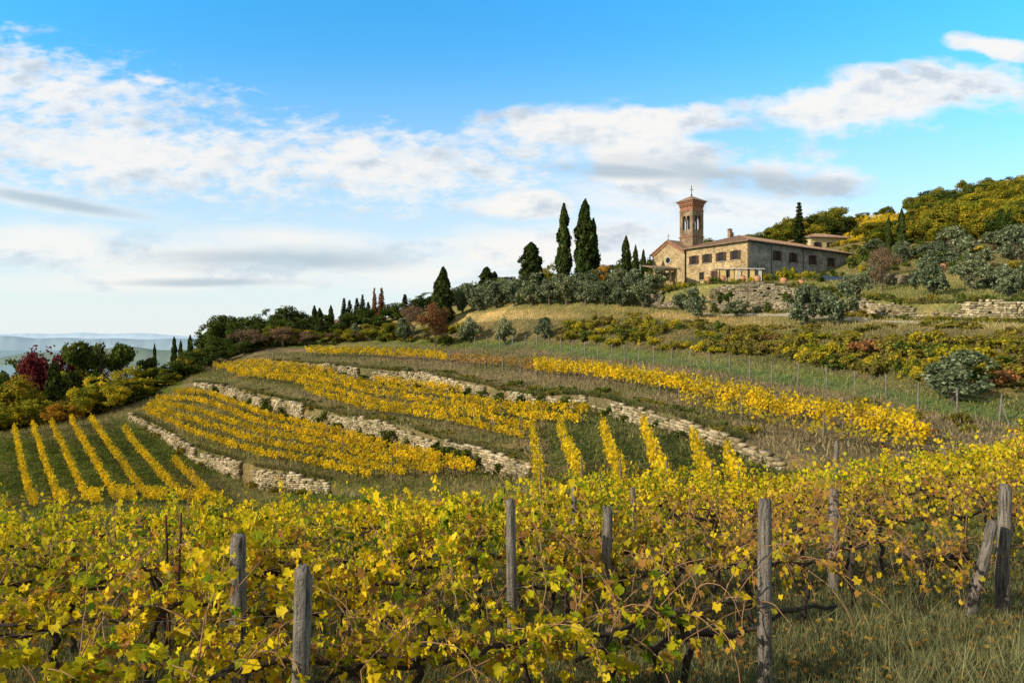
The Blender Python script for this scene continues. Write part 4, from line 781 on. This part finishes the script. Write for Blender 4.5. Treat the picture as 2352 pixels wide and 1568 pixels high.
alto=mx([ell(60,200,480,95,.16),ell(300,350,800,108,.07),ell(900,378,440,86,.09),ell(350,185,60,16,.15)])
cum=mx([ell(1370,290,400,64,-.05),ell(1560,380,480,90,.12),ell(2040,225,320,82,-.05),ell(2290,108,160,28,.15),ell(1210,470,190,46,.0),ell(1250,570,330,60,-.1)])
low=mx([ell(1300,570,560,85,-.10),ell(560,590,560,66,.0),ell(100,460,330,28,.17),ell(430,645,480,36,.0),ell(1650,470,360,70,.1),ell(100,560,300,60,0)])
f1=noise(nt,1,5,cv(7.5,14),.55);f1b=noise(nt,1,4,cv(7.5,14,.012,-.022),.55)
f2=noise(nt,1,5,cv(24,58,0,0,3),.58);f3=noise(nt,1,4,cv(4,24,0,0,7),.5);f2b=noise(nt,1,4,cv(24,58,.004,-.006,3),.58)
an=mth('ADD',mth('MULTIPLY',mth('SUBTRACT',f2,.5),2.7),mth('MULTIPLY',mth('SUBTRACT',f1,.5),1.9))
da=mth('MULTIPLY',sstep(mth('ADD',alto,an),-.3,.85),.95)
dc=sstep(mth('ADD',cum,mth('ADD',mth('MULTIPLY',mth('SUBTRACT',f1,.5),2.2),mth('MULTIPLY',mth('SUBTRACT',f2,.5),.5))),-.02,.5)
dl=mth('MULTIPLY',sstep(mth('ADD',low,mth('MULTIPLY',mth('SUBTRACT',f3,.5),1.8)),-.3,.8),.88)
tint=ramp(nt,mth('MULTIPLY',vv,1.8,clamp=True),[(0,(.85,1.2,1.35)),(.35,(.82,1.42,1.58)),(.65,(.68,1.62,1.9)),(1,(.38,1.75,2.2))])
skyc=mixc(nt,1.0,sky.outputs[0],tint,'MULTIPLY')
haze=sstep(vv,.46,-.02);hz=mixc(nt,mth('MULTIPLY',mth('POWER',haze,1.15),.94),skyc,(5.6,5.95,5.95))
lit=mth('ADD',.86,mth('MULTIPLY',mth('SUBTRACT',f1b,f1),3.2));lit=mth('ADD',lit,mth('MULTIPLY',mth('SUBTRACT',f2b,f2),.7),clamp=True)
ca_=ramp(nt,lit,[(.3,(.66,.73,.80)),(.7,(.92,.94,.95)),(.95,(1.03,1.0,.955))])
g=mx([ell(640,594,370,36,.0),ell(150,468,290,20,.17),ell(1720,415,330,46,.12),ell(1450,395,250,22,.05),ell(480,650,260,14,.0)])
gm=mth('MULTIPLY',sstep(mth('ADD',g,mth('MULTIPLY',mth('SUBTRACT',f3,.5),1.0)),-.15,.8),.85)
ccol=mixc(nt,gm,ca_,(.46,.57,.66));ccol=mixc(nt,1.0,ccol,(6.3,6.3,6.3),'MULTIPLY')
dens=mth('MAXIMUM',mth('MAXIMUM',da,dc),dl);dens=mth('MULTIPLY',dens,.95)
fin=mixc(nt,dens,hz,ccol)
# even pale wash added overhead and behind, unseen, to neutralise blue ambient light
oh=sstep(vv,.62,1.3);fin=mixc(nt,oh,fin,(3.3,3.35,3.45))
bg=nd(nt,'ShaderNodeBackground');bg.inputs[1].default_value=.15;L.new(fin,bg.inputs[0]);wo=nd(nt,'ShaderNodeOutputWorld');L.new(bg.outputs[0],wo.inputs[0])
# ------------------------------------------------------------------ sun + camera
from mathutils import Vector
sl=bpy.data.lights.new('sun','SUN');sl.energy=5.0;sl.angle=math.radians(.5);sl.color=(1,.88,.70);so=bpy.data.objects.new('sun',sl);COL.objects.link(so)
hn=math.hypot(sx,sy);dv=Vector((sx/hn*math.cos(SEL),sy/hn*math.cos(SEL),math.sin(SEL)));so.rotation_euler=(-dv).to_track_quat('-Z','Y').to_euler()
cam=bpy.data.cameras.new('camera');cam.lens=24;cam.sensor_width=36;cam.clip_end=60000;cam.clip_start=.05;co=bpy.data.objects.new('camera',cam);COL.objects.link(co);co.location=(0,0,0);co.rotation_euler=(math.pi/2,0,0);SC.camera=co
SC.view_settings.view_transform='Standard';SC.view_settings.look='None';SC.view_settings.exposure=0
